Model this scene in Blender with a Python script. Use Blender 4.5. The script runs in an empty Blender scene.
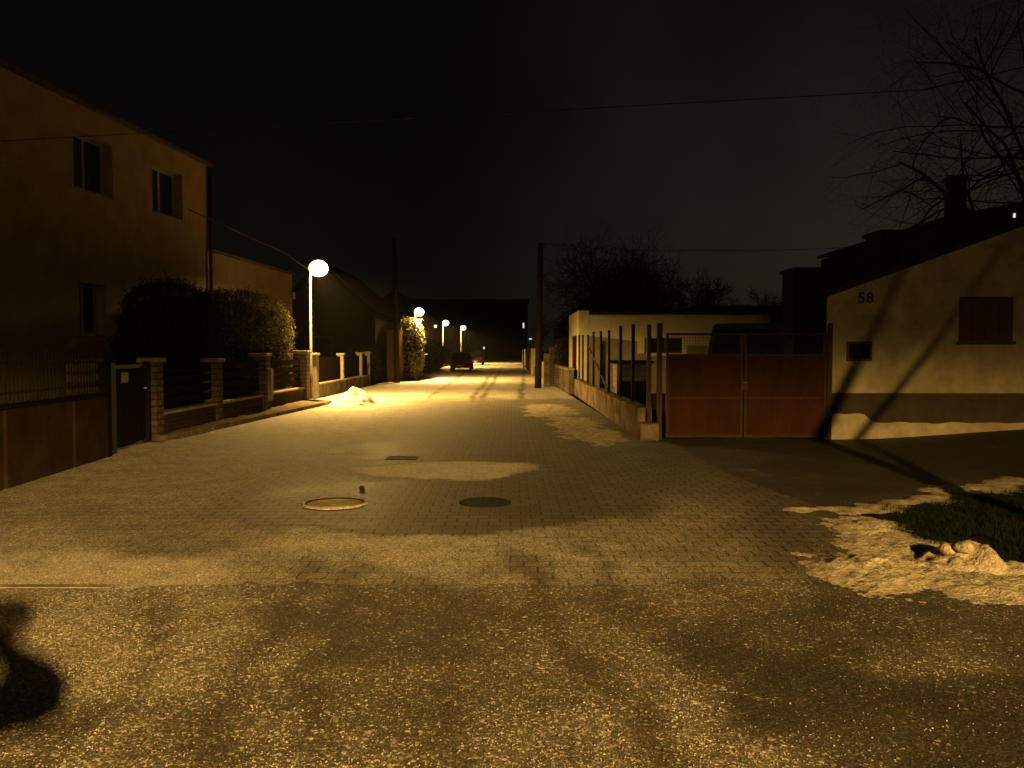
import bpy, bmesh, math, random
from mathutils import Vector, Matrix, noise as mn
R = math.radians
sc = bpy.context.scene
col = sc.collection
random.seed(7)

# ------------------------------------------------------------------ camera
F, CH, PITCH = 858.0, 1.60, R(2.27)
cam = bpy.data.cameras.new('camera'); camo = bpy.data.objects.new('camera', cam); col.objects.link(camo)
camo.location = (0, 0, CH); camo.rotation_euler = (R(90) - PITCH, 0, 0)
cam.sensor_fit = 'HORIZONTAL'; cam.sensor_width = 36; cam.lens = 36 * F / 1024
cam.clip_start = 0.05; cam.clip_end = 2000
sc.camera = camo

def ray(px, py):
    x, y = (px - 512) / F, (384 - py) / F
    return Vector((x, math.cos(PITCH) + y * math.sin(PITCH), -math.sin(PITCH) + y * math.cos(PITCH)))
def at(px, py, Y):
    d = ray(px, py); t = Y / d.y
    return Vector((d.x * t, Y, CH + d.z * t))
def gp(px, py, z=0.0):
    d = ray(px, py); t = (z - CH) / d.z
    return Vector((d.x * t, d.y * t, z))
def proj(x, y, z=0.0):
    v = Vector((x, y, z - CH)); c, s = math.cos(PITCH), math.sin(PITCH)
    dep = v.y * c - v.z * s; up = v.y * s + v.z * c
    if dep < 0.3: dep = 0.3
    return 512 + F * v.x / dep, 384 - F * up / dep

# ------------------------------------------------------------------ materials
def new_mat(name):
    m = bpy.data.materials.new(name); m.use_nodes = True
    nt = m.node_tree; nt.nodes.clear()
    return m, nt
def N(nt, t, **kw):
    n = nt.nodes.new(t)
    for k, v in kw.items(): setattr(n, k, v)
    return n
def mat(name, c1, c2=None, scale=6, rough=.8, bump=.2, bscale=60, metal=0, spec=.3, detail=6, stretch=(1, 1, 1), bdist=.01):
    m, nt = new_mat(name); L = nt.links.new
    out = N(nt, 'ShaderNodeOutputMaterial'); b = N(nt, 'ShaderNodeBsdfPrincipled'); L(b.outputs[0], out.inputs[0])
    b.inputs['Roughness'].default_value = rough; b.inputs['Metallic'].default_value = metal
    b.inputs['Specular IOR Level'].default_value = 0 if rough >= .84 else spec
    tc = N(nt, 'ShaderNodeTexCoord'); mp = N(nt, 'ShaderNodeMapping'); L(tc.outputs['Object'], mp.inputs[0]); mp.inputs['Scale'].default_value = stretch
    n = N(nt, 'ShaderNodeTexNoise'); n.inputs['Scale'].default_value = scale; n.inputs['Detail'].default_value = detail; n.inputs['Roughness'].default_value = .65
    L(mp.outputs[0], n.inputs['Vector'])
    r = N(nt, 'ShaderNodeValToRGB'); r.color_ramp.elements[0].position = .32; r.color_ramp.elements[1].position = .68
    c2 = c2 or tuple(v * .6 for v in c1)
    r.color_ramp.elements[0].color = (*c2, 1); r.color_ramp.elements[1].color = (*c1, 1)
    L(n.outputs['Fac'], r.inputs[0]); L(r.outputs[0], b.inputs['Base Color'])
    if bump:
        n2 = N(nt, 'ShaderNodeTexNoise'); n2.inputs['Scale'].default_value = bscale; n2.inputs['Detail'].default_value = 4
        L(mp.outputs[0], n2.inputs['Vector'])
        bp = N(nt, 'ShaderNodeBump'); bp.inputs['Strength'].default_value = bump; bp.inputs['Distance'].default_value = bdist
        L(n2.outputs['Fac'], bp.inputs['Height']); L(bp.outputs[0], b.inputs['Normal'])
    return m
def brick_mat(name, c1, c2, mortar, bw=.25, bh=.075, ms=.012, axis='YZ', rough=.85):
    m, nt = new_mat(name); L = nt.links.new
    out = N(nt, 'ShaderNodeOutputMaterial'); b = N(nt, 'ShaderNodeBsdfPrincipled'); L(b.outputs[0], out.inputs[0])
    b.inputs['Roughness'].default_value = rough; b.inputs['Specular IOR Level'].default_value = 0
    tc = N(nt, 'ShaderNodeTexCoord'); sp = N(nt, 'ShaderNodeSeparateXYZ'); L(tc.outputs['Object'], sp.inputs[0])
    ad = N(nt, 'ShaderNodeMath', operation='ADD'); L(sp.outputs['X'], ad.inputs[0]); L(sp.outputs['Y'], ad.inputs[1])
    cb = N(nt, 'ShaderNodeCombineXYZ'); L(ad.outputs[0], cb.inputs[0]); L(sp.outputs['Z'], cb.inputs[1])
    br = N(nt, 'ShaderNodeTexBrick'); L(cb.outputs[0], br.inputs['Vector'])
    br.inputs['Scale'].default_value = 1; br.inputs['Brick Width'].default_value = bw; br.inputs['Row Height'].default_value = bh
    br.inputs['Mortar Size'].default_value = ms; br.inputs['Color1'].default_value = (*c1, 1); br.inputs['Color2'].default_value = (*c2, 1); br.inputs['Mortar'].default_value = (*mortar, 1)
    n = N(nt, 'ShaderNodeTexNoise'); n.inputs['Scale'].default_value = 14; n.inputs['Detail'].default_value = 6; L(tc.outputs['Object'], n.inputs['Vector'])
    mx = N(nt, 'ShaderNodeMix', data_type='RGBA', blend_type='MULTIPLY'); mx.inputs['Factor'].default_value = .7
    L(br.outputs['Color'], mx.inputs['A']); L(n.outputs['Color'], mx.inputs['B']); L(mx.outputs['Result'], b.inputs['Base Color'])
    iv = N(nt, 'ShaderNodeMath', operation='MULTIPLY_ADD'); L(br.outputs['Fac'], iv.inputs[0]); iv.inputs[1].default_value = -1; L(n.outputs['Fac'], iv.inputs[2])
    bp = N(nt, 'ShaderNodeBump'); bp.inputs['Strength'].default_value = .8; bp.inputs['Distance'].default_value = .012
    L(iv.outputs[0], bp.inputs['Height']); L(bp.outputs[0], b.inputs['Normal'])
    return m
def glass_mat(name, c=(.012, .014, .016), rough=.06):
    m, nt = new_mat(name); out = N(nt, 'ShaderNodeOutputMaterial'); b = N(nt, 'ShaderNodeBsdfPrincipled'); nt.links.new(b.outputs[0], out.inputs[0])
    n = N(nt, 'ShaderNodeTexNoise'); n.inputs['Scale'].default_value = 3
    r = N(nt, 'ShaderNodeMapRange'); r.inputs['To Min'].default_value = rough; r.inputs['To Max'].default_value = rough + .12
    nt.links.new(n.outputs['Fac'], r.inputs['Value']); nt.links.new(r.outputs[0], b.inputs['Roughness'])
    b.inputs['Base Color'].default_value = (*c, 1); b.inputs['Specular IOR Level'].default_value = .5
    return m
def emit_mat(name, c, s):
    m, nt = new_mat(name); out = N(nt, 'ShaderNodeOutputMaterial'); e = N(nt, 'ShaderNodeEmission'); nt.links.new(e.outputs[0], out.inputs[0])
    e.inputs[0].default_value = (*c, 1); e.inputs[1].default_value = s
    return m
SODIUM = (1.0, .59, .15)

M = dict(
    plaster_left=mat('ochre plaster', (.23, .168, .10), (.16, .115, .066), 1.6, .9, .25, 90, bdist=.006),
    plaster_wing=mat('pale plaster', (.19, .137, .085), (.14, .10, .062), 1.5, .9, .2, 80),
    plaster_old=mat('old plaster', (.46, .40, .28), (.24, .20, .135), 2.0, .92, .5, 40, bdist=.015),
    plaster_garage=mat('cream plaster', (.66, .60, .42), (.52, .465, .32), 1.6, .9, .3, 60),
    shade_and_bin_grey=mat('grey for shade band and bin', (.24, .21, .16), (.17, .15, .11), 2.5, .9, .4, 50),  # colour of the painted garage shade and of the bin boards
    plinth=mat('dark plinth paint', (.065, .05, .038), (.04, .03, .022), 3, .9, .5, 40),
    roof=mat('dark roof covering', (.03, .026, .023), (.016, .014, .012), 5, .85, .4, 30),
    roof_edge=mat('brown roof edge', (.05, .035, .025), None, 4, .7, .2),
    frame_white=mat('white window frame', (.2, .18, .14), (.15, .135, .105), 8, .5, .05),
    frame_dark=mat('dark window frame', (.06, .04, .03), None, 8, .6, .1),
    sill=mat('sheet sill', (.12, .09, .07), None, 8, .5, .1),
    glass=glass_mat('window glass'),
    shutter=mat('red brown shutter', (.11, .04, .025), (.07, .025, .017), 5, .8, .3, 30, stretch=(1, 1, 8)),
    rust=mat('rust red paint', (.05, .018, .0075), (.024, .013, .008), 2.6, .85, .5, 45, stretch=(1, 1, .45)),
    rust_dark=mat('dark rusty steel', (.05, .018, .009), (.022, .01, .006), 9, .8, .3, 60),
    steel=mat('galvanised pole', (.14, .13, .115), (.09, .085, .075), 7, .5, .1, 60, metal=.3),
    lamp_body=mat('lamp housing', (.16, .16, .15), None, 8, .5, .1, 50, metal=.4),
    wood_pole=mat('weathered pole wood', (.035, .026, .018), (.018, .013, .01), 4, .9, .5, 40, stretch=(4, 4, .5)),
    wood=mat('brown boards', (.12, .07, .035), (.07, .042, .022), 4, .9, .4, 30, stretch=(1, .4, 6), spec=.08),
    wood_dark=mat('dark boards', (.011, .008, .005), (.006, .004, .003), 4, .95, .4, 30, stretch=(1, .4, 6), spec=.05),
    iron=mat('black iron', (.012, .01, .009), None, 12, .8, .2, 60, spec=.08),
    brownsheet=mat('brown painted sheet', (.032, .02, .010), (.016, .010, .005), 2.2, .9, .3, 40, spec=.08),
    concrete=mat('weathered concrete', (.19, .15, .10), (.055, .042, .028), 2.6, .9, .6, 35, bdist=.02),
    concrete_light=mat('light concrete', (.30, .26, .19), (.2, .17, .12), 5, .9, .4, 40),
    snow_thin=mat('thin old snow', (.50, .44, .35), (.17, .135, .095), 9, .85, .7, 60, bdist=.02, detail=8),
    lidmix=mat('gritty concrete lid', (.34, .29, .21), (.2, .165, .12), 9, .9, .5, 50),
    kerb_dirty=mat('dirty flush kerb', (.30, .25, .18), (.11, .09, .062), 7, .9, .8, 60),
    stone=brick_mat('split stone', (.2, .145, .09), (.13, .095, .06), (.07, .055, .04), .3, .12, .016),
    brick=brick_mat('dark brick', (.08, .045, .028), (.05, .03, .02), (.07, .055, .04)),
    hedge=mat('hedge leaves', (.032, .03, .009), (.011, .011, .004), 8, .9, 0, spec=.08),
    hedge_lit=mat('lamplit hedge leaves', (.10, .09, .026), (.035, .032, .010), 8, .9, 0),  # paler leaf colour, lamplight on the second hedge painted in
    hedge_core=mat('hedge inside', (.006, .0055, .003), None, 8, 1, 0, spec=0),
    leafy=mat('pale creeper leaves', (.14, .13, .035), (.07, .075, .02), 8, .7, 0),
    bark=mat('bark', (.02, .015, .011), (.010, .008, .006), 9, .95, .6, 30, stretch=(1, 1, .25)),
    twig=mat('twigs', (.009, .007, .005), (.005, .004, .003), 9, .95, 0),
    cable=mat('cable rubber', (.02, .02, .02), None, 9, .7, 0),
    snow=mat('old dirty snow', (.54, .485, .385), (.19, .15, .105), 19, .85, .9, 60, bdist=.03, detail=9),
    snow_clean=mat('fresh snow', (.82, .80, .76), (.68, .65, .58), 9, .7, .5, 40, bdist=.02),
    soil=mat('dark soil', (.022, .018, .012), (.01, .008, .006), 1.2, .95, .6, 20, bdist=.03),
    verge=mat('gritty verge', (.15, .12, .08), (.045, .04, .025), 9, .95, .9, 30, bdist=.03),
    grass=mat('winter grass', (.012, .016, .006), (.006, .009, .004), 4, .9, 0, spec=.05),
    chip=mat('stone chip', (.5, .46, .38), (.22, .2, .165), 3, .85, 0),
    castiron=mat('cast iron', (.016, .013, .010), (.007, .006, .005), 14, .8, .7, 60, spec=.12),
    tyre=mat('tyre rubber', (.015, .015, .015), None, 9, .8, .2),
    rim=mat('wheel rim', (.22, .22, .22), None, 9, .4, 0, metal=.7),
    carpaint=mat('dark car paint', (.008, .008, .010), (.005, .005, .006), 3, .55, 0, spec=.2),
    vanpaint=mat('dull van paint', (.05, .036, .024), (.035, .025, .017), 3, .5, 0, spec=.3),
    plate=mat('number plate blank', (.6, .6, .56), None, 9, .5, 0),
    redlens=mat('red lamp lens', (.16, .012, .01), None, 9, .25, 0),
    clearlens=mat('clear lamp lens', (.35, .35, .34), None, 9, .2, 0),
    cloth=mat('dark jacket cloth', (.03, .03, .035), None, 30, .95, .3, 80),
    denim=mat('dark denim', (.03, .04, .06), None, 40, .9, .3, 120),
    skin=mat('skin', (.5, .33, .24), (.45, .28, .2), 12, .6, .05, 200),
    hair=mat('brown hair', (.03, .02, .013), None, 60, .7, .5, 200),
    phone=mat('black phone shell', (.01, .01, .01), None, 9, .3, 0),
    plaque=mat('pale plaque', (.75, .68, .5), (.6, .5, .3), 14, .5, 0),
    ink=mat('black number paint', (.008, .008, .008), None, 9, .7, 0),
    housedark=mat('dull house render', (.02, .015, .01), (.012, .009, .006), 1.5, .9, .3, 60),
    lit_window=emit_mat('lit window', (.9, .9, .8), .9),
    lit_lantern=emit_mat('lit lantern glass', (1, .68, .25), 6),
)

# ------------------------------------------------------------------ mesh builder
class MB:
    def __init__(s): s.v = []; s.f = []
    def box(s, x0, x1, y0, y1, z0, z1):
        b = len(s.v)
        s.v += [(x0, y0, z0), (x1, y0, z0), (x1, y1, z0), (x0, y1, z0), (x0, y0, z1), (x1, y0, z1), (x1, y1, z1), (x0, y1, z1)]
        s.f += [tuple(b + i for i in q) for q in ((0, 3, 2, 1), (4, 5, 6, 7), (0, 1, 5, 4), (1, 2, 6, 5), (2, 3, 7, 6), (3, 0, 4, 7))]
        return s
    def obox(s, p, q, w, z0, z1, z0b=None, z1b=None):
        """a wall-like box from p to q (2D) of width w, heights may differ at the far end"""
        p, q = Vector(p), Vector(q); d = (q - p).normalized(); n = Vector((-d.y, d.x)) * w / 2
        z0b = z0 if z0b is None else z0b; z1b = z1 if z1b is None else z1b
        b = len(s.v)
        P = [p + n, p - n, q - n, q + n]; lo = [z0, z0, z0b, z0b]; hi = [z1, z1, z1b, z1b]
        s.v += [(P[i].x, P[i].y, lo[i]) for i in range(4)] + [(P[i].x, P[i].y, hi[i]) for i in range(4)]
        s.f += [tuple(b + i for i in q_) for q_ in ((0, 3, 2, 1), (4, 5, 6, 7), (0, 1, 5, 4), (1, 2, 6, 5), (2, 3, 7, 6), (3, 0, 4, 7))]
        return s
    def tube(s, pts, rads, sides=6, cap=True):
        pts = [Vector(p) for p in pts]; n = len(pts); b = len(s.v)
        if not hasattr(rads, '__len__'): rads = [rads] * n
        up = None
        for i, p in enumerate(pts):
            d = (pts[min(i + 1, n - 1)] - pts[max(i - 1, 0)])
            d = d.normalized() if d.length > 1e-9 else Vector((0, 0, 1))
            if up is None: up = d.orthogonal().normalized()
            up = (up - d * up.dot(d)); up = up.normalized() if up.length > 1e-6 else d.orthogonal().normalized()
            w = d.cross(up)
            for k in range(sides):
                a = 2 * math.pi * k / sides
                s.v.append(tuple(p + (up * math.cos(a) + w * math.sin(a)) * rads[i]))
        for i in range(n - 1):
            for k in range(sides):
                k2 = (k + 1) % sides
                s.f.append((b + i * sides + k, b + i * sides + k2, b + (i + 1) * sides + k2, b + (i + 1) * sides + k))
        if cap:
            s.f.append(tuple(b + k for k in reversed(range(sides)))); s.f.append(tuple(b + (n - 1) * sides + k for k in range(sides)))
        return s
    def prism(s, poly, h, axis='Y', o=0):
        """extrude 2D polygon: axis Y -> poly in XZ, extruded y from o to o+h; axis X -> poly in YZ; axis Z -> XY"""
        n = len(poly); b = len(s.v)
        for t in (o, o + h):
            for a, c in poly:
                s.v.append((a, t, c) if axis == 'Y' else (t, a, c) if axis == 'X' else (a, c, t))
        s.f.append(tuple(b + i for i in range(n))); s.f.append(tuple(b + n + i for i in reversed(range(n))))
        for i in range(n):
            j = (i + 1) % n; s.f.append((b + i, b + n + i, b + n + j, b + j))
        return s
    def face(s, pts):
        b = len(s.v); s.v += [tuple(p) for p in pts]; s.f.append(tuple(range(b, b + len(pts)))); return s
    def lathe(s, prof, c=(0, 0, 0), seg=20):
        b = len(s.v); n = len(prof)
        for r, z in prof:
            for k in range(seg):
                a = 2 * math.pi * k / seg; s.v.append((c[0] + r * math.cos(a), c[1] + r * math.sin(a), c[2] + z))
        for i in range(n - 1):
            for k in range(seg):
                k2 = (k + 1) % seg; s.f.append((b + i * seg + k, b + i * seg + k2, b + (i + 1) * seg + k2, b + (i + 1) * seg + k))
        return s
    def wall(s, y0, y1, z0, z1, holes, x=0.0, depth=.25):
        """facade in the local YZ plane at x facing +x, with openings (ya,yb,za,zb) and their reveals going back to x-depth"""
        ys = sorted({y0, y1, *[h[0] for h in holes], *[h[1] for h in holes]}); zs = sorted({z0, z1, *[h[2] for h in holes], *[h[3] for h in holes]})
        for a, b_ in zip(ys, ys[1:]):
            for c, d in zip(zs, zs[1:]):
                my, mz = (a + b_) / 2, (c + d) / 2
                if any(h[0] < my < h[1] and h[2] < mz < h[3] for h in holes): continue
                s.face([(x, a, c), (x, b_, c), (x, b_, d), (x, a, d)])
        for a, b_, c, d in holes:
            X = x - depth
            s.face([(x, a, c), (X, a, c), (X, b_, c), (x, b_, c)]); s.face([(x, a, d), (x, b_, d), (X, b_, d), (X, a, d)])
            s.face([(x, a, c), (x, a, d), (X, a, d), (X, a, c)]); s.face([(x, b_, c), (X, b_, c), (X, b_, d), (x, b_, d)])
        return s
    def build(s, name, m, parent=None, smooth=False, bevel=0, recalc=True, weld=False):
        loc = Vector((0, 0, 0))
        me = bpy.data.meshes.new(name)
        if parent is not None and parent.get('_w'): loc = Vector(parent.location)
        if parent is not None and parent.parent is not None and parent.parent.get('_w'): loc = Vector(parent.parent.location)
        me.from_pydata([tuple(Vector(v) - loc) for v in s.v], [], s.f)
        if weld or recalc:
            bm = bmesh.new(); bm.from_mesh(me)
            if weld: bmesh.ops.remove_doubles(bm, verts=bm.verts, dist=1e-4)
            if recalc: bmesh.ops.recalc_face_normals(bm, faces=bm.faces)
            bm.to_mesh(me); bm.free()
        me.materials.append(M[m] if isinstance(m, str) else m)
        if smooth:
            for p in me.polygons: p.use_smooth = True
        o = bpy.data.objects.new(name, me); col.objects.link(o)
        if parent is not None: o.parent = parent
        if bevel:
            bv = o.modifiers.new('bevel', 'BEVEL'); bv.width = bevel; bv.segments = 2; bv.limit_method = 'ANGLE'
        return o

def tag(o, label, cat, group=None, kind=None):
    if label: o['label'] = label
    if cat: o['category'] = cat
    if group: o['group'] = group
    if kind: o['kind'] = kind
    return o
def thing(name, label, cat, loc=(0, 0, 0), group=None, world=True, rz=0):
    """Empty at the thing's base; world=True: its parts are given in world coordinates"""
    o = bpy.data.objects.new(name, None); col.objects.link(o); o.empty_display_size = .2
    o.location = loc; o.rotation_euler = (0, 0, rz)
    if world: o['_w'] = 1
    return tag(o, label, cat, group)
def struct(o): o['kind'] = 'structure'; return o
def copy_tree(o, parent=None):
    c = o.copy(); col.objects.link(c); c.parent = parent
    for ch in list(o.children): copy_tree(ch, c)
    return c

# ------------------------------------------------------------------ ground
def fbm(x, y, s, o=4): return mn.fractal(Vector((x * s, y * s, 3.7)), 1.0, 2.0, o)
def sm(a, b, x):
    t = max(0, min(1, (x - a) / (b - a))); return t * t * (3 - 2 * t)
# how much pale grit lies on the road, plus the lamp's painted light pool, read off at spots on the ground (pixel x, pixel y, amount)
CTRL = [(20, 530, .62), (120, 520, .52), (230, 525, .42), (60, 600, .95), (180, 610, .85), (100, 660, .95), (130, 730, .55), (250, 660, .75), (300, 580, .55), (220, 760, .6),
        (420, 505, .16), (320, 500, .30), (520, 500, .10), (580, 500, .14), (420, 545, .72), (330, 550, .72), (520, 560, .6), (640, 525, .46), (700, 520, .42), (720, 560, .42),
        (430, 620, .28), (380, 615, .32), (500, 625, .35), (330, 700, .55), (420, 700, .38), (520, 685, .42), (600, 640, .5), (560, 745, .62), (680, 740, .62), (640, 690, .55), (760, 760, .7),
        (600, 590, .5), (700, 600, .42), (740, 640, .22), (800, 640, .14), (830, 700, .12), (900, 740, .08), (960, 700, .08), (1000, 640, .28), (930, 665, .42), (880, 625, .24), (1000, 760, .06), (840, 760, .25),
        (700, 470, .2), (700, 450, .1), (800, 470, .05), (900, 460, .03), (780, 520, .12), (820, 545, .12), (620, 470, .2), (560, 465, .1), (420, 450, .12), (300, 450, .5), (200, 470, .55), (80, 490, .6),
        (420, 430, .45), (520, 430, .2), (600, 450, .3), (372, 412, .9), (350, 425, .7), (420, 416, .3), (450, 408, .22), (500, 412, .14), (480, 440, .22), (540, 400, .4), (450, 395, .5), (980, 470, .03), (1020, 520, .03), (860, 500, .05)]  # points about the nearest lamp also brighten its pool of light
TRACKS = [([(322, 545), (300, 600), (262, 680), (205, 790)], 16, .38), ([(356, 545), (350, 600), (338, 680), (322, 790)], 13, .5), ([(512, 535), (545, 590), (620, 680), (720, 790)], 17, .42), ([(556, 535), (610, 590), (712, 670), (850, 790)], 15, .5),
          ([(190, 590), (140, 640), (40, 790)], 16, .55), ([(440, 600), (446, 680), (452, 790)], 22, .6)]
def dust_and_light(x, y):
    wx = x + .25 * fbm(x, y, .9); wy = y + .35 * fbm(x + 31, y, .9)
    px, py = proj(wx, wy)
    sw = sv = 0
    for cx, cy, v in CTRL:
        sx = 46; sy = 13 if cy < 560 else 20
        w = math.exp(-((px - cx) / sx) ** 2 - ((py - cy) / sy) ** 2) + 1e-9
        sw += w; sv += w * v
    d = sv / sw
    if y > 30: d = .55
    def ell(X, Y, rx, ry, soft): return 1 - sm(1 - soft, 1 + soft, math.hypot((wx - X) / rx, (wy - Y) / ry))
    for pts, wpx, f in TRACKS:
        for (ax, ay), (bx, by) in zip(pts, pts[1:]):
            if ay <= py < by:
                t_ = (py - ay) / (by - ay); cx_ = ax + (bx - ax) * t_
                k_ = math.exp(-((px - cx_) / (wpx * (py - 350) / 250)) ** 2) * sm(pts[0][1], pts[0][1] + 25, py)
                d *= 1 - (1 - f) * k_
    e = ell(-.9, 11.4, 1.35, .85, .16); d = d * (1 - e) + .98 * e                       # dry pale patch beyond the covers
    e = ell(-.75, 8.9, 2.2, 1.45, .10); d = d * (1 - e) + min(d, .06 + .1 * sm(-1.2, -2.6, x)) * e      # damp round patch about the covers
    if y > 24:                                                                             # snow dust far down, with tyre tracks
        t = sm(26.3, 29, wy + 1.2 * fbm(x, y, .6))
        far = .78 + .2 * fbm(x * 1.0, y * .25, .8)
        for tx in (-2.75, -1.3, -.95, .35):
            far -= .8 * math.exp(-((x - tx - .012 * (y - 30) * (tx + 1) + .1 * fbm(tx, y, .3)) / .11) ** 2) * sm(95, 40, y) * (.55 + .6 * fbm(x, y, .5))
        d = d * (1 - t) + far * t
    return max(0, min(1, d + .10 * fbm(x, y, 2.2)))

def ground_mat(name, kind):
    m, nt = new_mat(name); L = nt.links.new
    out = N(nt, 'ShaderNodeOutputMaterial'); b = N(nt, 'ShaderNodeBsdfPrincipled'); L(b.outputs[0], out.inputs[0])
    tc = N(nt, 'ShaderNodeTexCoord'); at_ = N(nt, 'ShaderNodeAttribute'); at_.attribute_name = 'dust_and_light'
    def noise(scale, det=3, rough=.6):
        n = N(nt, 'ShaderNodeTexNoise'); n.inputs['Scale'].default_value = scale; n.inputs['Detail'].default_value = det; n.inputs['Roughness'].default_value = rough; L(tc.outputs['Object'], n.inputs['Vector']); return n.outputs['Fac']
    def math_(op, a, c=None, clamp=False):
        n = N(nt, 'ShaderNodeMath', operation=op, use_clamp=clamp)
        for i, v in enumerate((a, c)):
            if v is None: continue
            if isinstance(v, (int, float)): n.inputs[i].default_value = v
            else: L(v, n.inputs[i])
        return n.outputs[0]
    def mapr(v, a, b_, c=0, d=1):
        n = N(nt, 'ShaderNodeMapRange'); L(v, n.inputs['Value'])
        for k, x in zip(('From Min', 'From Max', 'To Min', 'To Max'), (a, b_, c, d)): n.inputs[k].default_value = x
        return n.outputs[0]
    def mixc(f, A, B):
        n = N(nt, 'ShaderNodeMix', data_type='RGBA')
        if isinstance(f, (int, float)): n.inputs['Factor'].default_value = f
        else: L(f, n.inputs['Factor'])
        for k, v in (('A', A), ('B', B)):
            if isinstance(v, tuple): n.inputs[k].default_value = (*v, 1)
            else: L(v, n.inputs[k])
        return n.outputs['Result']
    D = at_.outputs['Fac']
    vo = N(nt, 'ShaderNodeTexVoronoi'); vo.inputs['Scale'].default_value = 70 if kind == 'asphalt' else 75; L(tc.outputs['Object'], vo.inputs['Vector'])
    sv = N(nt, 'ShaderNodeSeparateColor'); L(vo.outputs['Color'], sv.inputs[0])
    vo2 = N(nt, 'ShaderNodeTexVoronoi'); vo2.inputs['Scale'].default_value = 165; L(tc.outputs['Object'], vo2.inputs['Vector'])
    sv2 = N(nt, 'ShaderNodeSeparateColor'); L(vo2.outputs['Color'], sv2.inputs[0])
    # speckle: the more dust, the more cells are pale
    n1 = noise(3.2, 5, .7)
    D2 = math_('ADD', math_('MULTIPLY', D, .72), math_('MULTIPLY', math_('SUBTRACT', n1, .52), 1.1))
    sp1 = mapr(math_('SUBTRACT', D2, sv.outputs[0]), -.05, .25)
    sp2 = mapr(math_('SUBTRACT', math_('ADD', math_('MULTIPLY', D, .75), .08), sv2.outputs[1]), -.1, .3)
    n2 = noise(28, 4, .7)
    soft = math_('MULTIPLY', D, mapr(n1, .3, .7, .35, 1.15), True)
    if kind == 'paver':
        mp = N(nt, 'ShaderNodeMapping'); L(tc.outputs['Object'], mp.inputs[0])
        dn = N(nt, 'ShaderNodeTexNoise'); dn.inputs['Scale'].default_value = 9; L(tc.outputs['Object'], dn.inputs['Vector'])
        vm = N(nt, 'ShaderNodeVectorMath', operation='MULTIPLY_ADD'); L(dn.outputs['Color'], vm.inputs[0]); vm.inputs[1].default_value = (.022, .022, 0); L(mp.outputs[0], vm.inputs[2])
        br = N(nt, 'ShaderNodeTexBrick'); L(vm.outputs[0], br.inputs['Vector']); br.offset = .5
        br.inputs['Scale'].default_value = 1; br.inputs['Brick Width'].default_value = .2; br.inputs['Row Height'].default_value = .165
        br.inputs['Mortar Size'].default_value = .010; br.inputs['Mortar Smooth'].default_value = .3; br.inputs['Bias'].default_value = 0
        br.inputs['Color1'].default_value = (.088, .073, .054, 1); br.inputs['Color2'].default_value = (.056, .046, .034, 1); br.inputs['Mortar'].default_value = (.011, .009, .007, 1)
        base = mixc(mapr(n2, .3, .75, 0, .45), br.outputs['Color'], (.07, .06, .045))
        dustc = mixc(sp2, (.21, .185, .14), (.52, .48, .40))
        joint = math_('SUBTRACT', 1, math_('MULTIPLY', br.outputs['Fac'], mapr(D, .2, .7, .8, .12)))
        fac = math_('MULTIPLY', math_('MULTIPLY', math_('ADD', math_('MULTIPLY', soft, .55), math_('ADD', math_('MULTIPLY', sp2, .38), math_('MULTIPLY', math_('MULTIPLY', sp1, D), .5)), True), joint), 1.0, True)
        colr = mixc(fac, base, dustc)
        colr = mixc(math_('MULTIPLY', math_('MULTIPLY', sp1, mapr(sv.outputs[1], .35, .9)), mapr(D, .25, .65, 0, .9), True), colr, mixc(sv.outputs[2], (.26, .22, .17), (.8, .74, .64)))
        h = math_('ADD', math_('MULTIPLY', math_('MULTIPLY', br.outputs['Fac'], mapr(D, .3, .8, 1, .25)), -1.0), math_('ADD', math_('MULTIPLY', n2, .5), math_('MULTIPLY', sp2, .35)))
        bs, bd = .75, .010
    else:
        base = mixc(mapr(n2, .3, .7), (.013, .011, .008), (.04, .033, .025))
        base = mixc(math_('MULTIPLY', soft, .8), base, (.155, .13, .092))
        c1 = mixc(sv.outputs[2], (.26, .22, .17), (.74, .68, .58))
        colr = mixc(math_('MULTIPLY', sp1, mapr(sv.outputs[1], .35, .9), True), base, c1)
        colr = mixc(math_('MULTIPLY', sp2, .42), colr, (.33, .29, .225))
        h = math_('ADD', math_('MULTIPLY', n2, .8), math_('ADD', math_('MULTIPLY', sp1, .5), math_('MULTIPLY', sp2, .5)))
        bs, bd = .9, .014
    L(colr, b.inputs['Base Color'])
    L(mapr(D, 0, .6, .62, .92), b.inputs['Roughness']); b.inputs['Specular IOR Level'].default_value = .25
    bp = N(nt, 'ShaderNodeBump'); bp.inputs['Strength'].default_value = bs; bp.inputs['Distance'].default_value = bd
    L(h, bp.inputs['Height']); L(bp.outputs[0], b.inputs['Normal'])
    return m
M['paver'] = ground_mat('road pavers', 'paver'); M['asphalt'] = ground_mat('gritted asphalt', 'asphalt')

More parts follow.
